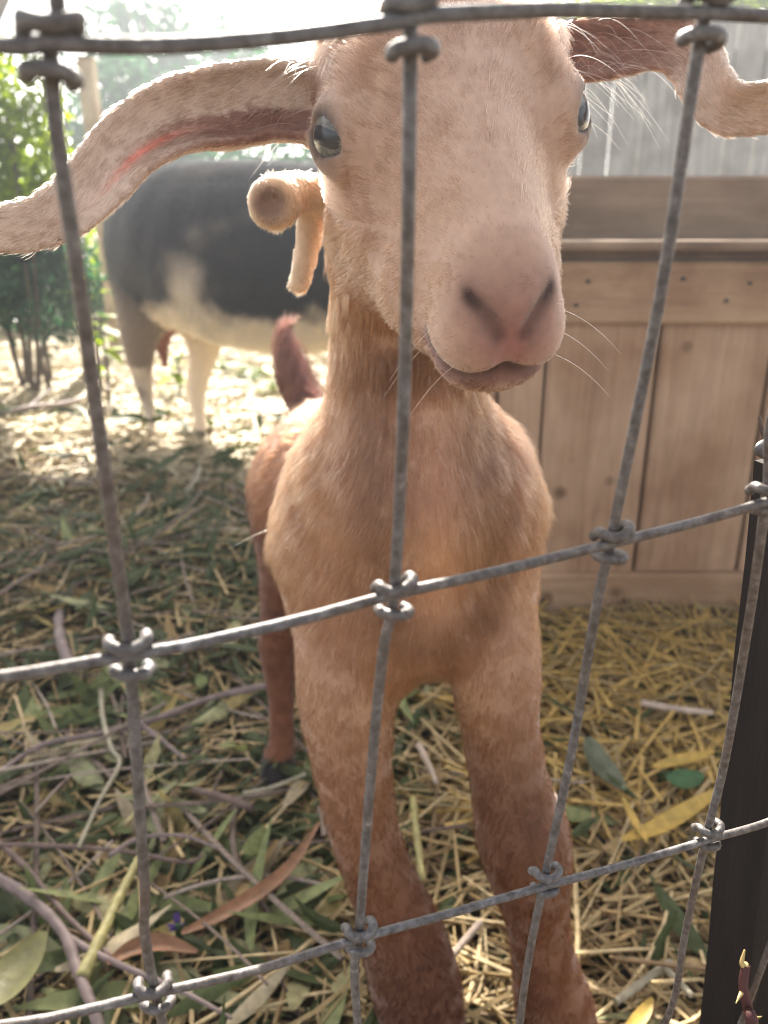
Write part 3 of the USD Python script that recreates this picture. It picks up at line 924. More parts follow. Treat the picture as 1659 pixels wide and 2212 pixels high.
def kid_weight(c, n):
    see = ((CAM - c) * n).sum(1) / np.linalg.norm(CAM - c, axis=1)
    return np.clip(.25 + .9 * np.clip(see + .35, 0, 1), 0, 1) * np.where(c[:, 1] > .5, .45, 1.0) * np.where(c[:, 2] > .45, 2.6, 1.0)


NF = 215000
fp, fn, fr = grow(KV, KF, KN, NF, None, 3, kid_weight)
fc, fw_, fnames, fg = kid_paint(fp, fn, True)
ffl = flow_of(fp, fn, fg, fnames, fw_)
fq = w2h(fp)
ln = np.full(NF, .011)
nm = lambda k: fw_ == fnames.index(k)  # noqa: E731
ln[nm('neck')] = .0110
ln[nm('torso')] = .0125
ln[nm('legs') | nm('hind')] = .0068
ln[nm('tail')] = .015
ln[nm('wattle')] = .0034
ln[nm('ear_l') | nm('ear_r')] = .0048
hd = nm('head')
ln[hd] = np.interp(fq[hd, 1], [-.05, -.01, .03, .07, .095], [.0150, .0105, .0068, .0050, .0019])
dl = np.full(NF, 1.0)
from scipy.spatial import cKDTree  # noqa: E402
axq = np.stack([np.abs(fq[:, 0]), fq[:, 1], fq[:, 2]], 1)
bare = np.zeros(NF, bool)
bare |= hd & (np.linalg.norm(axq - EYE, axis=1) < .0098)
ln[hd] *= np.clip((np.linalg.norm(axq[hd] - EYE, axis=1) - .009) / .010, .3, 1)
bare |= hd & (cKDTree(spline(NOSTRIL, 60)).query(axq)[0] < .0030)
bare |= hd & (cKDTree(spline(MOUTH, 60)).query(axq)[0] < .0024)
bare |= hd & (np.linalg.norm(axq - [0, .095, -.052], axis=1) < .0085)
ln *= fr.uniform(.65, 1.2, NF)
wob = np.stack([meshkit.noise(fp * 95 + 7 * k, 21 + k) - .5 for k in range(3)], 1) * .9
wob2 = np.stack([meshkit.noise(fp * 300 + 7 * k, 31 + k) - .5 for k in range(3)], 1) * .5
wob *= np.where(nm('ear_l') | nm('ear_r') | hd, .55, 1.0)[:, None]
dirn = unit(ffl - fn * (ffl * fn).sum(1, keepdims=True) * .9 + wob * .55 + wob2 * .5 + fr.normal(0, .07, (NF, 3)))
lift = np.where(hd, .24, .33)[:, None]
t = np.linspace(0, 1, 4)[None, :, None]
d0 = unit(dirn + fn * lift * 1.6)
pts = fp[:, None] - fn[:, None] * .0006 + ln[:, None, None] * (d0[:, None] * t + (dirn - d0 + fn * .04)[:, None] * t**2 * .8)
shade = (fr.uniform(.66, 1.24, (NF, 1)) * (.68 + .6 * meshkit.fbm(fp * [230, 230, 45], 2, 77))[:, None])
keep = ~bare
shade = np.where(hd[:, None], .92 + (shade - .92) * .6, shade)
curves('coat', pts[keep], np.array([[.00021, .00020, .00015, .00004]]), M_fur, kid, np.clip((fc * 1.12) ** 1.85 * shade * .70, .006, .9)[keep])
# long pale wisps at the ear roots, poll and chin
wp, wn, wr = grow(KV, KF, KN, 260, None, 5, lambda c, n: (np.exp(-(np.minimum(np.linalg.norm(c - at(640, 150, .31), axis=1), np.minimum(np.linalg.norm(c - at(1275, 110, .315), axis=1), np.linalg.norm(c - at(800, 10, .33), axis=1))) / .016) ** 2) + .0002))
wl = wr.uniform(.010, .026, len(wp))
wo = np.sign(wp[:, :1] - .03) * np.array([[.8, 0, 0]])
wd = unit(wn * .7 + wo + wr.normal(0, .16, wp.shape) + np.array([0, -.3, .25]))
wb = unit(wr.normal(0, .25, wp.shape) + wo * .5 + np.array([0, -.2, -1.0]))
t = np.linspace(0, 1, 6)[None, :, None]
long_pts = wp[:, None] + wl[:, None, None] * (wd[:, None] * t * .7 + wb[:, None] * t**2 * .75)
# whiskers
wh = on_head([(s * x, y, z) for s in (-1, 1) for x, y, z in ((.018, .076, -.05), (.016, .08, -.06), (.020, .066, -.058))])
whw = h2w(wh)
wd = unit(np.stack([np.sign(wh[:, 0]) * .9, .4 + 0 * wh[:, 0], -.35 + 0 * wh[:, 0]], 1) @ HR.T)
t = np.linspace(0, 1, 6)[None, :, None]
wsk = whw[:, None] + .020 * (wd[:, None] * t + np.array([0, 0, -.35]) * t**2)
curves('long_hair', np.vstack([long_pts, wsk]), np.array([[.00014, .00014, .00012, .00010, .00008, .00003]]), M_fur, kid, np.tile([[.55, .42, .30]], (len(wp) + len(wsk), 1))).GetPrim().SetCustomDataByKey('kind', 'stuff')
# ------------------------------------------------------------------ the dark goat behind
G_BODY = [(350, 480, 1.86, 112), (430, 535, 1.80, 172), (560, 560, 1.77, 196), (700, 565, 1.77, 190), (830, 560, 1.78, 150)]
G_HIND1 = [(328, 560, 1.83, 84), (305, 690, 1.83, 50), (302, 770, 1.85, 30), (312, 835, 1.87, 19), (326, 915, 1.86, 12), (334, 970, 1.85, 15), (342, 995, 1.84, 18)]
G_HIND2 = [(400, 600, 1.92, 80), (440, 720, 1.95, 44), (434, 790, 1.97, 27), (424, 845, 1.98, 22), (430, 900, 1.97, 14), (440, 965, 1.95, 15), (462, 988, 1.92, 17)]
G_FORE1 = [(830, 640, 1.76, 62), (840, 780, 1.76, 34), (842, 880, 1.77, 20), (842, 985, 1.77, 20)]
G_FORE2 = [(860, 640, 1.92, 62), (880, 780, 1.92, 34), (880, 880, 1.93, 20), (880, 960, 1.93, 20)]
G_NECK = [(830, 520, 1.78, 105), (900, 440, 1.76, 85), (960, 370, 1.76, 70)]
G_HEAD = [(965, 350, 1.76, 62), (1010, 390, 1.75, 48), (1060, 450, 1.74, 34)]
G_TAIL = [(262, 420, 1.9, 26), (245, 390, 1.92, 24), (250, 350, 1.93, 10)]
G_TEAT = [(350, 700, 1.90, 26), (350, 745, 1.90, 15), (357, 790, 1.90, 8)]


def dark_groups(p):
    ch = lambda a, k: sd_chain(p, _k(*a), _r(*a), k)     # noqa: E731
    return {'body': smin(ch(G_BODY, .05), sd_ell(p, at(312, 430, 1.88), (.075, .10, .075)), .06), 'hind1': ch(G_HIND1, .02), 'hind2': ch(G_HIND2, .02), 'fore1': ch(G_FORE1, .02), 'fore2': ch(G_FORE2, .02),
            'neck': ch(G_NECK, .04), 'head': smin(ch(G_HEAD, .02), np.minimum(sd_ell(p, at(945, 400, 1.68), (.02, .03, .075)), sd_ell(p, at(945, 400, 1.84), (.02, .03, .075))), .01), 'tail': ch(G_TAIL, .02), 'teat': ch(G_TEAT, .012)}


def dark_sdf(p):
    g = dark_groups(p)
    d = g['body']
    for k, s in (('hind1', .06), ('hind2', .05), ('fore1', .05), ('fore2', .05), ('neck', .06), ('head', .03), ('tail', .03), ('teat', .03)):
        d = smin(d, g[k], s)
    return d


DV, DF = surface_net(dark_sdf, [axis((-.72, .42, .011)), axis((1.45, 2.25, .012)), axis((-.03, .80, .011))])
DV = laplace(DV, DF, 2, .5)
DN = vnormals(DV, DF)


def to_px(p):
    d = p - CAM
    z = d @ FW
    return np.stack([829.5 + FPX * (d @ RT) / z, 1106 - FPX * (d @ UP) / z], 1)


def dark_paint(p):
    """Coat pattern: blackish saddle, cream belly and far leg, grey-brown near hind leg, pale streaks on the flank."""
    g = dark_groups(p)
    f = (meshkit.fbm(p * 14, 3, 4) - .5)[:, None]
    dark, cream, grey = np.array([.019, .017, .018]), np.array([.62, .51, .38]), np.array([.16, .115, .08])
    xx, zz = p[:, :1], p[:, 2:]
    belly = .335 - (xx + .5) * .05 + f * .10                                       # hem of the dark saddle
    u = np.clip((belly - zz) / .035 + .5, 0, 1)
    c = dark + (cream - dark) * u
    wedge = np.clip(1.4 - np.abs(xx + .395 + (zz - .33) * .15 + f * .05) / .035, 0, 1) * np.clip((.47 - zz) / .08, 0, 1)
    c = c + (cream * .75 - c) * np.clip(wedge, 0, 1)
    for (a, b, w, s) in (((-.36, .50), (-.25, .53), .010, .30), ((-.37, .49), (-.345, .40), .014, .4), ((-.30, .46), (-.29, .40), .010, .22), ((-.42, .605), (-.32, .635), .010, .30)):
        a, b = np.array(a), np.array(b)
        q = np.concatenate([xx, zz], 1) + f * .03
        t = np.clip((q - a) @ (b - a) / ((b - a) @ (b - a)), 0, 1)
        d = np.linalg.norm(q - a - t[:, None] * (b - a), axis=1)
        c = c + (cream * .6 - c) * (np.exp(-(d / (w * 1.5)) ** 2) * s * .55)[:, None] * np.clip(.4 + f * 4, 0, 1)
    names = list(g)
    which = np.argmin(np.stack([g[k] for k in names], 0), 0)
    m = lambda k: (which == names.index(k))[:, None]      # noqa: E731
    c = np.where(m('hind1'), dark + (grey - dark) * np.clip((.40 - zz) / .1, 0, 1), c)
    c = np.where(m('hind1') & (zz < .2), grey + (cream - grey) * np.clip(.45 + f * 3, 0, 1), c)
    c = np.where(m('hind2') & (zz < .40), cream, c)
    c = np.where(m('teat'), np.array([.25, .10, .06]), c)
    c = np.where(m('fore1') | m('fore2'), np.where(zz < .25, cream, dark), c)
    c = np.where(zz < .035, np.array([.05, .04, .035]), c)
    return np.clip(c, .008, .9)


goat = thing('dark_goat', 'blackish-brown goat with cream belly standing on sunlit straw behind the kid, seen from its hindquarters', 'goat')
obj('body', (DV, DF), M_skin, goat, True, dark_paint(DV))
gp, gn, gr = grow(DV, DF, DN, 42000, None, 8, lambda c, n: np.where(c[:, 0] > .05, .3, 1.0))
gl = gr.uniform(.010, .022, len(gp)) * np.where(gp[:, 2] < .3, .4, 1.0)
gfl = unit(np.array([-.35, 0, -.9]) + (np.stack([meshkit.noise(gp * 20 + 5 * k, 61 + k) - .5 for k in range(3)], 1)) * .8)
gd = unit(gfl - gn * (gfl * gn).sum(1, keepdims=True) * .85 + gr.normal(0, .12, gp.shape))
t = np.linspace(0, 1, 3)[None, :, None]
curves('coat', gp[:, None] + gl[:, None, None] * (gd[:, None] * t + gn[:, None] * .25 * t * (1.5 - t)), np.array([[.0006, .00045, .00012]]), M_fur, goat, np.clip((dark_paint(gp) * 1.1) ** 1.4 * 1.1, .006, .9))
# ------------------------------------------------------------------ the woven wire fence
FO, FU, FV = np.array([-.0489, .1438, .3443]), np.array([.941, .3377, .0186]), np.array([.022, -.1165, .9927])
FN = unit(np.cross(FU, FV))
FN = FN if FN[1] < 0 else -FN                              # towards the viewer


def fp3(px, py):                                           # on the fence's plane
    r = ray(px, py)
    return CAM + r * (((FO - CAM) @ FN) / (r @ FN))


def uv3(u, v):
    return FO + FU * (u * .0508) + FV * (v * .1016)


WR = .00117
fence = thing('wire_fence', 'galvanised woven wire fence with knotted joints in front of both goats', 'fence')
verticals = [
    [uv3(-1.02, 4), uv3(-1, 3), uv3(-1, 2), uv3(-1.02, 1), uv3(-1, 0), uv3(-1, -1.4), uv3(-1, -3.3)],
    [uv3(.02, 4), uv3(-.06, 3), fp3(100, -150), fp3(107, 92), fp3(124, 300), fp3(163, 560), fp3(207, 880), fp3(246, 1160), fp3(279, 1405), fp3(290, 1560), fp3(312, 1900), fp3(333, 2135), uv3(0, -1.4), uv3(0, -3.3)],
    [uv3(1, 4), uv3(1, 3), fp3(884, -150), fp3(886, 45), fp3(884, 300), fp3(879, 620), fp3(869, 950), fp3(851, 1280), fp3(826, 1420), fp3(801, 1680), fp3(776, 2015), fp3(768, 2150), uv3(1, -1.4), uv3(1, -3.3)],
    [uv3(2, 4), uv3(2.03, 3), fp3(1560, -150), fp3(1520, 42), fp3(1492, 210), fp3(1440, 560), fp3(1385, 850), fp3(1320, 1165), fp3(1285, 1330), fp3(1232, 1640), fp3(1172, 1920), fp3(1133, 2130), uv3(2, -1.4), uv3(2, -3.3)],
    [uv3(3, 4), uv3(3, 3), uv3(3.02, 2), fp3(1690, 820), fp3(1657, 1065), fp3(1618, 1340), fp3(1567, 1640), fp3(1524, 1815), fp3(1480, 2020), fp3(1446, 2190), uv3(3.0, -1.4), uv3(3, -3.3)],
    [uv3(4, 4), uv3(4, 3), uv3(4, 2), uv3(4, 1), uv3(4, 0), uv3(4, -1.4), uv3(4, -3.3)],
]
horizontals = [
    [uv3(-1.6, 2), uv3(-1, 2), fp3(-60, 92), fp3(107, 96), fp3(260, 101), fp3(420, 97), fp3(640, 78), fp3(840, 50), fp3(886, 40), fp3(940, 33), fp3(1180, 24), fp3(1380, 28), fp3(1520, 30), fp3(1680, 38), uv3(4, 2.06), uv3(4.6, 2)],
    [uv3(-1.6, 1), uv3(-1, 1), fp3(-80, 1460), fp3(60, 1440), fp3(279, 1402), fp3(420, 1378), fp3(640, 1328), fp3(850, 1272), fp3(1060, 1226), fp3(1318, 1163), fp3(1500, 1118), fp3(1657, 1073), fp3(1720, 1055), uv3(4, 1.02), uv3(4.6, 1)],
    [uv3(-1.6, 0), uv3(-1, 0), fp3(-80, 2218), fp3(120, 2180), fp3(333, 2130), fp3(560, 2078), fp3(776, 2012), fp3(960, 1962), fp3(1172, 1902), fp3(1350, 1855), fp3(1524, 1803), fp3(1660, 1762), uv3(4, 0.02), uv3(4.6, 0)],
    [uv3(x, -1.4 + .02 * math.sin(3 * x)) for x in (-1.6, -1, 0, 1, 2, 3, 4, 4.6)],
    [uv3(x, -2.4 + .02 * math.sin(2 * x)) for x in (-1.6, -1, 0, 1, 2, 3, 4, 4.6)],
    [uv3(x, 3 + .02 * math.sin(2 * x)) for x in (-1.6, -1, 0, 1, 2, 3, 4, 4.6)],
]
VP = [spline(v, 120) for v in verticals]
HP = [spline(h, 150) + FN * .0019 for h in horizontals]
for p in VP:
    obj('vertical_wire', tube(p, WR, 12), M_wire, fence, True)
for p in HP:
    obj('horizontal_wire', tube(p, WR, 12), M_wire, fence, True)
rk = np.random.default_rng(9)
from scipy.spatial import cKDTree  # noqa: E402
for p in VP:
    for h in HP:
        tr = cKDTree(h)
        dd, ii = tr.query(p)
        a = int(np.argmin(dd))
        if dd[a] > .006:
            continue
        X = p[a]
        vt = unit(p[min(a + 2, len(p) - 1)] - p[max(a - 2, 0)])
        vt = vt if vt[2] > 0 else -vt
        side = unit(np.cross(vt, FN))
        side = side if side[0] > 0 else -side
        nn = np.cross(side, vt)
        nn = nn if nn @ FN > 0 else -nn
        hi = ii[a]
        ht = unit(h[min(hi + 2, len(h) - 1)] - h[max(hi - 2, 0)])
        ht = ht if ht[0] > 0 else -ht
        parts = []
        jt = rk.normal(0, .12)
        # upper crescent: in front of the stay just above the line wire, its ends folded back over the line wire
        R = .0032
        th = np.linspace(math.radians(-172), math.radians(-8), 17)
        path = [X + vt * (.0024 + .0004 * math.cos(2 * q) + .0007 * math.cos(q) * jt) + ht * (R * 1.05 * math.cos(q)) + nn * (.0020 + R * -math.sin(q) * .62 - .0012) for q in th]
        e0, e1 = path[0], path[-1]
        path = [e0 - nn * .0032 - vt * .0022, e0 - nn * .0016 - vt * .0003] + path + [e1 - nn * .0016 - vt * .0003, e1 - nn * .0032 - vt * .0022]
        parts.append(tube(spline(path, 60), WR * 1.06, 10))
        # lower ring: round the stay under the line wire
        th = np.linspace(math.radians(-205), math.radians(35), 23)
        path = [X - vt * (.0040 + .0009 * math.sin(q + .6 + jt)) + ht * (R * .98 * math.cos(q) + .0002) + nn * (R * -math.sin(q) * .95 + .0004) for q in th]
        parts.append(tube(spline(path, 60), WR * 1.04, 10))
        obj('knot', join(parts), M_wire, fence, True)

# ------------------------------------------------------------------ dark post behind the wire at the right edge
pb = [at(1748, 1000, .262), at(1610, 2212, .345)]
ax_ = unit(pb[0] - pb[1])
foot = pb[1] + ax_ * ((0 - pb[1][2] - .05) / ax_[2])
post = thing('dark_post', 'dark weathered post behind the wire fence at the lower right edge', 'post')
yaw = RT * .97 + np.array([0, .24, 0])
sd = unit(yaw - ax_ * (yaw @ ax_))
dp = unit(np.cross(ax_, sd))
hw, hd_ = .0125, .010
rings = []
rp = np.random.default_rng(4)
for s in np.linspace(0, 1, 15):
    c = foot + (pb[0] - foot) * s
    w = hw * (1.45 - .45 * s) * (1 + .03 * rp.normal())
    prof = np.array([(-w, -hd_), (-w + .003, -hd_ - .002), (-w * .4, -hd_ + .0006 * rp.normal() - .002), (w * .4, -hd_ - .0035), (w - .003, -hd_ - .002), (w, -hd_), (w, hd_), (-w, hd_)])
    rings.append(c + prof[:, :1] * sd + prof[:, 1:] * dp)
rings = np.array(rings)
m_ = rings.shape[1]
i, j = np.meshgrid(np.arange(len(rings) - 1), np.arange(m_), indexing='ij')
q = np.stack([i * m_ + j, i * m_ + (j + 1) % m_, (i + 1) * m_ + (j + 1) % m_, (i + 1) * m_ + j], -1).reshape(-1, 4)
f = np.vstack([q[:, [0, 1, 2]], q[:, [0, 2, 3]]])
n0 = len(rings) * m_
v = np.vstack([rings.reshape(-1, 3), rings[0].mean(0), rings[-1].mean(0) + ax_ * .002])
jj = np.arange(m_)
f = np.vstack([f, np.stack([np.full(m_, n0), (jj + 1) % m_, jj], 1), np.stack([np.full(m_, n0 + 1), n0 - m_ + jj, n0 - m_ + (jj + 1) % m_], 1)])
obj('shaft', (v, f), M_post, post)
st = spline([at(1700, 960, .262), at(1668, 955, .252), at(1645, 962, .246), at(1640, 975, .246), at(1660, 985, .252)], 24)
obj('staple', tube(st, .0014, 8), M_wire, post, True)
wt = thing('dead_twig', 'thin dead twig sticking up beside the staple at the right edge', 'twig')
obj('stem', tube(spline([at(1675, 1010, .27), at(1652, 950, .268), at(1640, 898, .268)], 14), np.linspace(.0011, .0005, 15), 6), M_twig, wt, True)
M_cane = tinted('thorny_cane_look', [(0, (.055, .018, .018)), (1, (.08, .03, .025))], rough=.5)
M_thorn = tinted('thorn_look', [(0, (.42, .30, .12)), (1, (.5, .36, .16))], rough=.5)
cane = thing('thorny_cane', 'dark red thorny cane with a cut tip in front of the dark post', 'plant stem')
cz = .30
cp = spline([at(1612, 2085, cz), at(1606, 2130, cz), at(1616, 2180, cz), at(1628, 2240, cz), at(1640, 2500, .38)], 30)
obj('stem', tube(cp, np.linspace(.0016, .0024, len(cp)), 8), M_cane, cane, True)
obj('cut_tip', tube(spline([at(1612, 2088, cz), at(1603, 2080, cz), at(1609, 2052, cz)], 10), np.linspace(.0016, .0003, 11), 7), M_thorn, cane, True)
obj('thorn', tube([at(1606, 2140, cz), at(1598, 2152, cz - .002), at(1590, 2168, cz - .004)], [.0011, .0006, .0001], 6), M_thorn, cane, True)
obj('thorn', tube([at(1622, 2195, cz), at(1634, 2200, cz - .003), at(1646, 2196, cz - .006)], [.0011, .0006, .0001], 6), M_thorn, cane, True)
# ------------------------------------------------------------------ litter on the ground
rl = np.random.default_rng(77)


def scatter(n, x0, x1, y0, y1, ok=None):
    x, y = rl.uniform(x0, x1, n * 2), rl.uniform(y0, y1, n * 2)
    keep = np.abs(x) < .22 + .62 * y
    if ok is not None:
        keep &= ok(x, y)
    return x[keep][:n], y[keep][:n]


def lay(n, box, lo, hi, rad, heap, tilt, mat, name, label, ok=None, segs=3, singles=None):
    x, y = scatter(n, *box, ok)
    n = len(x)
    a = rl.uniform(0, 2 * np.pi, n)
    d = unit(np.stack([np.cos(a), np.sin(a), rl.normal(0, tilt, n)], 1))
    z = ground_z(x, y) + rl.uniform(0, 1, n) ** 1.5 * heap
    ln = rl.uniform(lo, hi, n)
    P, bend, rr = np.stack([x, y, z], 1), rl.normal(0, .25, (n, 3)) * [1, 1, .25], rad * rl.uniform(.6, 1.5, n)
    rest = np.ones(n, bool)
    if singles:
        for k in largest(P, ln * np.sqrt(rr), singles[0]):
            rest[k] = False
            s1 = slice(k, k + 1)
            obj(singles[1], straws(P[s1], d[s1], bend[s1], ln[s1], rr[s1], segs + 1, 5), singles[2][int(rl.integers(len(singles[2])))], ground, True)
    v, f = straws(P[rest], d[rest], bend[rest], ln[rest], rr[rest], segs)
    return tag(obj(name, (v, f), mat), label, 'straw', None, 'stuff')


leafy = lambda x, y: (meshkit.noise(np.stack([x * 3, y * 3, 0 * x], -1), 4) * .5 + .50 * (x < .02 + .05 * np.sin(9 * y)) * (y < 1.45) > .25 + rl.random(len(x)) * .75)   # noqa: E731
not_leafy = lambda x, y: ~((x < -.03) & (y < 1.35)) | (rl.random(len(x)) < .6)     # noqa: E731
lay(10500, (-.95, 1.0, .22, 1.5), .05, .19, .0015, .026, .11, M_straw, 'straw_litter', 'matted dry straw covering the ground around the kid\'s feet', not_leafy, singles=(280, 'straw_stem', V_straw))
lay(1500, (.10, .9, .58, .945), .07, .22, .0018, .026, .12, M_straw_gold, 'golden_straw', 'golden straw heaped along the foot of the wooden panel')
lay(20000, (-2.4, 2.0, 1.45, 4.4), .06, .24, .0026, .014, .04, M_hay_far, 'sunlit_straw', 'straw tinted pale for the sunlight, spread over the sunny ground behind the goats', None, 2)


def leaves(n, box, lo, hi, asp, heap, tilt, mat, name, label, ok=None, segs=4, singles=None):
    x, y = scatter(n, *box, ok)
    n = len(x)
    a = rl.uniform(0, 2 * np.pi, n)
    d = unit(np.stack([np.cos(a), np.sin(a), rl.normal(.05, tilt, n)], 1))
    s = unit(np.cross(d, unit(np.stack([rl.normal(0, .5, n), rl.normal(0, .5, n), np.ones(n)], 1))))
    ln = rl.uniform(lo, hi, n)
    z = ground_z(x, y) + .002 + rl.uniform(0, 1, n) ** 1.3 * heap
    P, wd_, bend = np.stack([x, y, z], 1) - d * (ln / 2)[:, None], ln * rl.uniform(.6, 1.3, n) * asp, rl.normal(0, .22, (n, 3))
    rest = np.ones(n, bool)
    if singles:
        for k in largest(P + d * (ln / 2)[:, None] + [0, 0, .002], ln * np.sqrt(wd_) * (.3 + np.abs(z)), singles[0]):
            rest[k] = False
            s1 = slice(k, k + 1)
            obj(singles[1], ribbons(P[s1], d[s1], s[s1], ln[s1], wd_[s1], bend[s1], segs + 2, rl.choice([-1, 1]) * rl.uniform(.06, .22)), singles[2][int(rl.integers(len(singles[2])))], ground, True)
    v, f = ribbons(P[rest], d[rest], s[rest], ln[rest], wd_[rest], bend[rest], segs, rl.choice([-1, 1]) * .18)
    return tag(obj(name, (v, f), mat), label, 'leaves', None, 'stuff')


leaves(4200, (-1.0, .35, .24, 1.55), .028, .085, .23, .030, .22, M_leaf, 'fallen_leaves', 'grey-green and olive fallen leaves littering the shaded ground at left', leafy, singles=(280, 'leaf', V_leaf))
leaves(900, (-.2, 1.0, .25, 1.1), .012, .05, .30, .02, .25, M_leaf, 'scattered_leaves', 'few dry and green leaves scattered among the straw at right')
leaves(420, (-1.8, .4, 1.45, 2.2), .03, .09, .3, .05, .35, M_leaf, 'far_leaves', 'leafy cuttings lying at the edge of the sunlit straw')
lay(1500, (-.9, 1.0, .24, 1.5), .008, .035, .0019, .016, .2, M_chip, 'debris', 'dark crumbs of bark, droppings and chaff between the straw', None, 1)
lay(560, (-1.2, .5, .28, 2.3), .12, .40, .0021, .042, .09, M_twig, 'fine_twigs', 'thin grey-brown twigs tangled in the leaf litter at left', leafy, 5, singles=(150, 'twig', V_twig))


# ---- pieces one can point to
def lie(px, py, up=.02):
    return on_ground(px, py, up)


def plainmat(name, c0, c1, rough=.6, trans=0.0, bump=.4):
    return tinted(name, [(0, c0), (1, c1)], rough, trans, bump=bump, scale=90)


def stick(name, label, cat, pix, r0, r1, mat, up=.024, knots=0, branch=None):
    pts = [lie(*p[:2], p[2] if len(p) > 2 else up) for p in pix]
    o = np.array([pts[0][0], pts[0][1], 0])
    t = thing(name, label, cat, o)
    sp = spline(pts, 36)
    rr = np.linspace(r0, r1, len(sp)) * (1 + .10 * rl.normal(size=len(sp)))
    obj('stem', (lambda m: (m[0] - o, m[1]))(tube(sp, rr, 9)), mat, t, True)
    for b in branch or []:
        bp = spline([lie(*p[:2], p[2] if len(p) > 2 else up) for p in b], 18)
        obj('side_shoot', (lambda m: (m[0] - o, m[1]))(tube(bp, np.linspace(r1 * .9, r1 * .35, len(bp)), 7)), mat, t, True)
    return t


def blade(name, label, cat, pix, width, mat, up=.026, fold=.15, segs=14, roll=0.0):
    sp = spline([lie(*p[:2], p[2] if len(p) > 2 else up) for p in pix], segs)
    t = unit(np.gradient(sp, axis=0))
    s = unit(np.cross(t, unit(np.array([roll, -.25, 1.0]))))
    n = np.cross(s, t)
    u = np.linspace(0, 1, len(sp))
    w = width * np.clip(np.sin(np.pi * (.06 + .9 * u)) ** .8, .05, 1)
    o = np.array([sp[0][0], sp[0][1], 0])
    rows, cols = [], np.linspace(-1, 1, 5)
    for k in range(len(sp)):
        rows.append([sp[k] + s[k] * c * w[k] / 2 - n[k] * fold * w[k] * (1 - c * c) for c in cols])
    top = np.array(rows)
    bot = top - n[:, None] * .0006
    V, m = np.concatenate([top.reshape(-1, 3), bot.reshape(-1, 3)]) - o, 5
    i, j = np.meshgrid(np.arange(len(sp) - 1), np.arange(4), indexing='ij')
    Q = np.stack([i * m + j, (i + 1) * m + j, (i + 1) * m + j + 1, i * m + j + 1], -1).reshape(-1, 4)
    k = len(sp) * m
    E = [[i_ * m, i_ * m + k, (i_ + 1) * m + k, (i_ + 1) * m] for i_ in range(len(sp) - 1)] + [[i_ * m + 4, (i_ + 1) * m + 4, (i_ + 1) * m + 4 + k, i_ * m + 4 + k] for i_ in range(len(sp) - 1)]
    return tag(obj(name, (V + o, np.vstack([Q, Q[:, ::-1] + k, np.array(E)])), mat, None, 60), label, cat)


Mw1 = plainmat('mauve_twig', (.17, .125, .115), (.25, .19, .175))
Mw2 = plainmat('brown_twig', (.13, .085, .07), (.19, .13, .105))
Mw3 = plainmat('pale_stem', (.27, .24, .17), (.35, .31, .22))
Mw4 = plainmat('white_stick', (.42, .33, .26), (.52, .43, .35))
Ml1 = plainmat('rust_blade', (.27, .135, .07), (.33, .165, .085), .5, .2)
Ml2 = plainmat('olive_leaf', (.15, .14, .045), (.19, .17, .06), .4, .2)
Ml3 = plainmat('yellow_blade', (.52, .36, .09), (.60, .42, .12), .5, .25)
Ml4 = plainmat('straw_stem', (.34, .30, .12), (.40, .35, .15), .5, .15)
Ml5 = plainmat('sage_leaf', (.12, .135, .085), (.16, .175, .115), .5, .15)
Ml6 = plainmat('green_leaf', (.06, .13, .05), (.08, .16, .07), .45, .2)
Mf = plainmat('purple_petal', (.10, .06, .20), (.13, .08, .25), .5, .3)
stick('forked_twig', 'thick mauve-grey twig forking at the bottom left corner', 'twig', [(-60, 1880), (10, 1905), (90, 1962), (142, 2025), (168, 2100), (205, 2190), (235, 2290)], .0045, .0035, Mw1, .030,
      branch=[[(140, 2022), (210, 2062), (290, 2098), (400, 2145), (500, 2200)]])
stick('dark_twig', 'long dark purplish twig running down from the left edge to the forked twig', 'twig', [(-40, 1790), (50, 1868), (140, 1975), (240, 2068)], .0028, .0020, Mw2, .028)
stick('thin_twig', 'thin grey-brown twig lying level across the left, behind the first bent wire', 'twig', [(-30, 1825), (120, 1828), (260, 1838), (400, 1862), (440, 1845)], .0022, .0014, Mw2, .030)
stick('thin_twig', 'pale thin twig arching just right of the left wire, above the rust-coloured blade', 'twig', [(235, 1850), (300, 1812), (390, 1805), (470, 1832)], .0022, .0012, Mw1, .032)
stick('long_twig', 'long mauve twig slanting up from the left edge towards the kid\'s hind foot', 'twig', [(-20, 1680), (90, 1610), (210, 1585), (330, 1555), (450, 1510), (590, 1478)], .0026, .0038, Mw1, .032,
      branch=[[(300, 1562), (350, 1600), (400, 1640)]])
stick('curved_stick', 'bare curved brown stick standing out of the leaves at left, near the second wire gap', 'stick', [(240, 1150), (195, 1215), (150, 1285), (128, 1330), (132, 1385), (152, 1440)], .0052, .0068, Mw1, .045)
stick('bent_stem', 'pale dry bent stem beside the first lower wire, kinked halfway', 'stem', [(218, 1490), (222, 1550), (240, 1615), (258, 1650), (215, 1730), (170, 1830)], .0026, .0018, Mw3, .036)
stick('stub_twig', 'short dark broken twig lying in front of the kid\'s hind foot', 'twig', [(415, 1705), (480, 1722), (545, 1745)], .0030, .0036, Mw2, .03)
stick('dry_stalk', 'straight pale stem pointing at the kid\'s hind foot from lower left', 'stem', [(525, 1715), (590, 1700), (660, 1672)], .0020, .0016, Mw3, .035)
stick('bare_branch', 'bare grey branch lying across the brush heap at the left edge, below the shrub', 'branch', [(-30, 905, .10), (60, 880, .12), (150, 868, .10), (235, 838, .06)], .006, .0035, Mw1, .06, branch=[[(60, 880, .12), (110, 840, .14), (150, 815, .15)]])
stick('bare_branch', 'dark thin branch slanting over the brush heap left of the dark goat\'s hind hoof', 'branch', [(60, 1010, .06), (150, 985, .07), (235, 950, .06)], .005, .003, Mw2, .06)
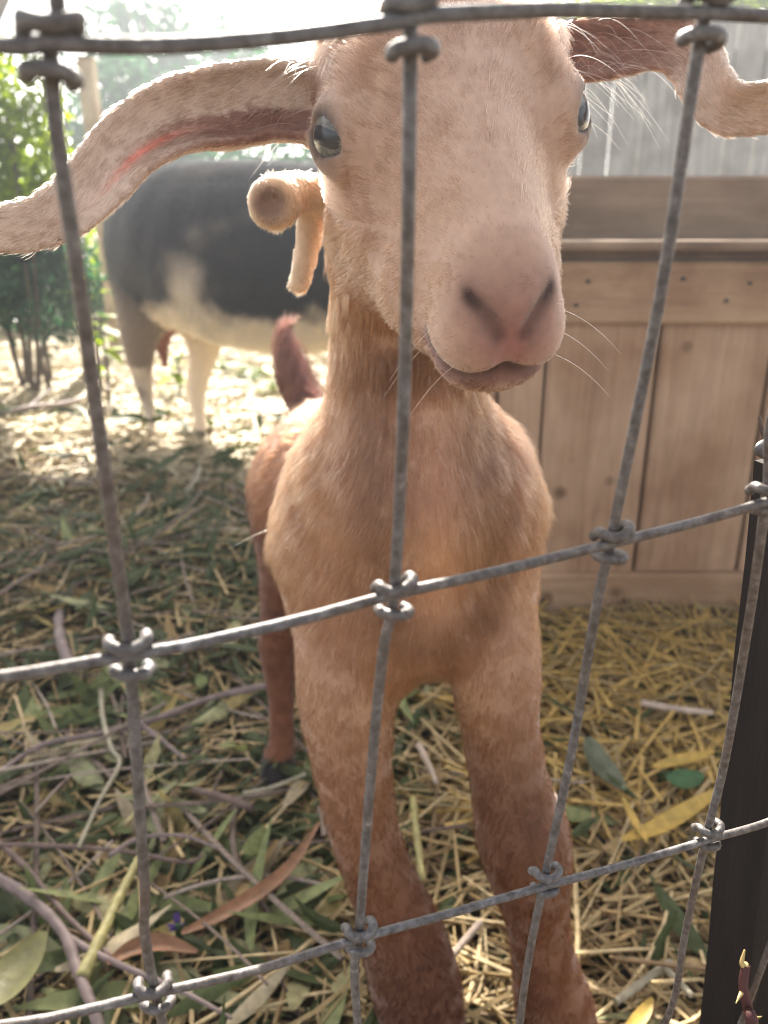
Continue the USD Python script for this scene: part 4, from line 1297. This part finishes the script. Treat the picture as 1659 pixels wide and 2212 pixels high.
stick('dead_stick', 'short pale stick lying level in front of the dark goat\'s hooves', 'stick', [(395, 1075, .04), (420, 1040, .05), (432, 1010, .05)], .006, .005, Mw3, .04)
stick('dead_stick', 'thin dark stick lying in the leaf litter left of the kid\'s flank', 'stick', [(330, 1180), (420, 1150), (520, 1130)], .0035, .0025, Mw2, .03)
stick('grass_stalk', 'yellow-green flat stem rising between the left wire and the forked twig', 'stem', [(175, 2115), (215, 2030), (262, 1930), (300, 1855)], .0050, .0032, Ml4, .03)
blade('rust_blade', 'long rust-orange dried leaf blade lying left of the kid\'s front foot', 'dry leaf', [(392, 2015), (470, 1978), (560, 1925), (630, 1865), (690, 1775)], .0125, Ml1, .034)
blade('curled_leaf', 'curled rust-coloured dead leaf below the rust blade, behind the left wire', 'dry leaf', [(232, 2080), (290, 2045), (350, 2035), (425, 2055)], .014, Ml1, .032, .3)
blade('olive_leaf', 'large olive leaf cut off by the left edge near the bottom', 'leaf', [(-60, 2175), (0, 2130), (50, 2070), (95, 2010)], .030, Ml2, .04, .12)
blade('dry_leaf', 'short bright yellow leaf blade right of the third wire, the upper of two', 'dry leaf', [(1412, 1655), (1470, 1640), (1545, 1622)], .0115, Ml3, .036)
blade('dry_leaf', 'broad folded yellow leaf blade right of the third wire, the lower one', 'dry leaf', [(1345, 1812), (1420, 1785), (1490, 1745), (1560, 1700)], .0155, Ml3, .036)
blade('dry_leaf', 'narrow orange-yellow blade crossing the broad yellow blade', 'dry leaf', [(1345, 1720), (1370, 1770), (1400, 1820)], .007, Ml3, .040)
blade('sage_leaf', 'crumpled grey-green leaf on the straw between the kid\'s leg and the third wire', 'leaf', [(1270, 1590), (1300, 1650), (1350, 1705)], .024, Ml5, .03, .2)
blade('green_leaf', 'small round green leaf on the straw left of the fourth wire', 'leaf', [(1440, 1680), (1480, 1682), (1520, 1672)], .022, Ml6, .03, .1)
stick('white_stick', 'short whitish stick on the straw near the dark post, below the panel', 'stick', [(1385, 1518), (1450, 1530), (1540, 1540)], .0040, .0032, Mw4, .03)
stick('white_stick', 'small whitish splinter standing out of the straw between the kid\'s front legs', 'stick', [(905, 1610), (925, 1650), (942, 1690)], .0034, .0022, Mw4, .04)
stick('split_straw', 'broad yellowish straw stem lying between the kid\'s front legs', 'stem', [(892, 1725), (900, 1800), (912, 1905)], .0032, .0028, Ml4, .034)
stick('pale_straw', 'thick pale straw stem slanting in the bottom right, left of the dark post', 'stem', [(1330, 2165), (1390, 2120), (1450, 2078)], .0028, .0026, Mw3, .03)
stick('pale_straw', 'short pale straw stem crossing towards the dark post\'s foot at bottom right', 'stem', [(1435, 2090), (1465, 2120), (1495, 2152)], .0024, .0022, Mw3, .034)
blade('dry_leaf', 'yellow straw tip at the bottom edge just left of the fourth wire', 'dry leaf', [(1345, 2235), (1385, 2195), (1410, 2155)], .009, Ml3, .03)
# purple flower
fc_ = lie(385, 2002, .030)
fl_ = thing('flower_head', 'small purple flower head in the leaf litter beside the rust blade', 'flower', fc_)
for k in range(7):
    a = rl.uniform(0, 2 * np.pi)
    d = unit(np.array([[math.cos(a), math.sin(a), rl.uniform(.1, 1.2)]]))
    v, f = ribbons(np.zeros((1, 3)), d, unit(np.cross(d, [[0, 0, 1.0]])), np.array([.009]), np.array([.0045]), np.array([[0, 0, .2]]), 3, .15)
    obj('petal', (v, f), Mf, fl_)
obj('calyx', tube([[0, 0, -.012], [0, 0, -.004], [0, 0, .002]], [.0012, .003, .0022], 8), Ml6, fl_, True)
# ------------------------------------------------------------------ thin haze added to veil the dark goat and the background
M_haze = usdkit.material(stage, L('haze_look'), {'v': ('principled_volume', {'color': (.86, .92, 1.0), 'density': .012, 'anisotropy': .6})}, [], volume='v.volume')
hb = trimesh.creation.box([124, 166, 7.0])
hb.apply_translation([0, 40, 2.3])
tag(obj('haze', hb, M_haze), 'thin haze added to veil the background with glare', 'haze', None, 'stuff')
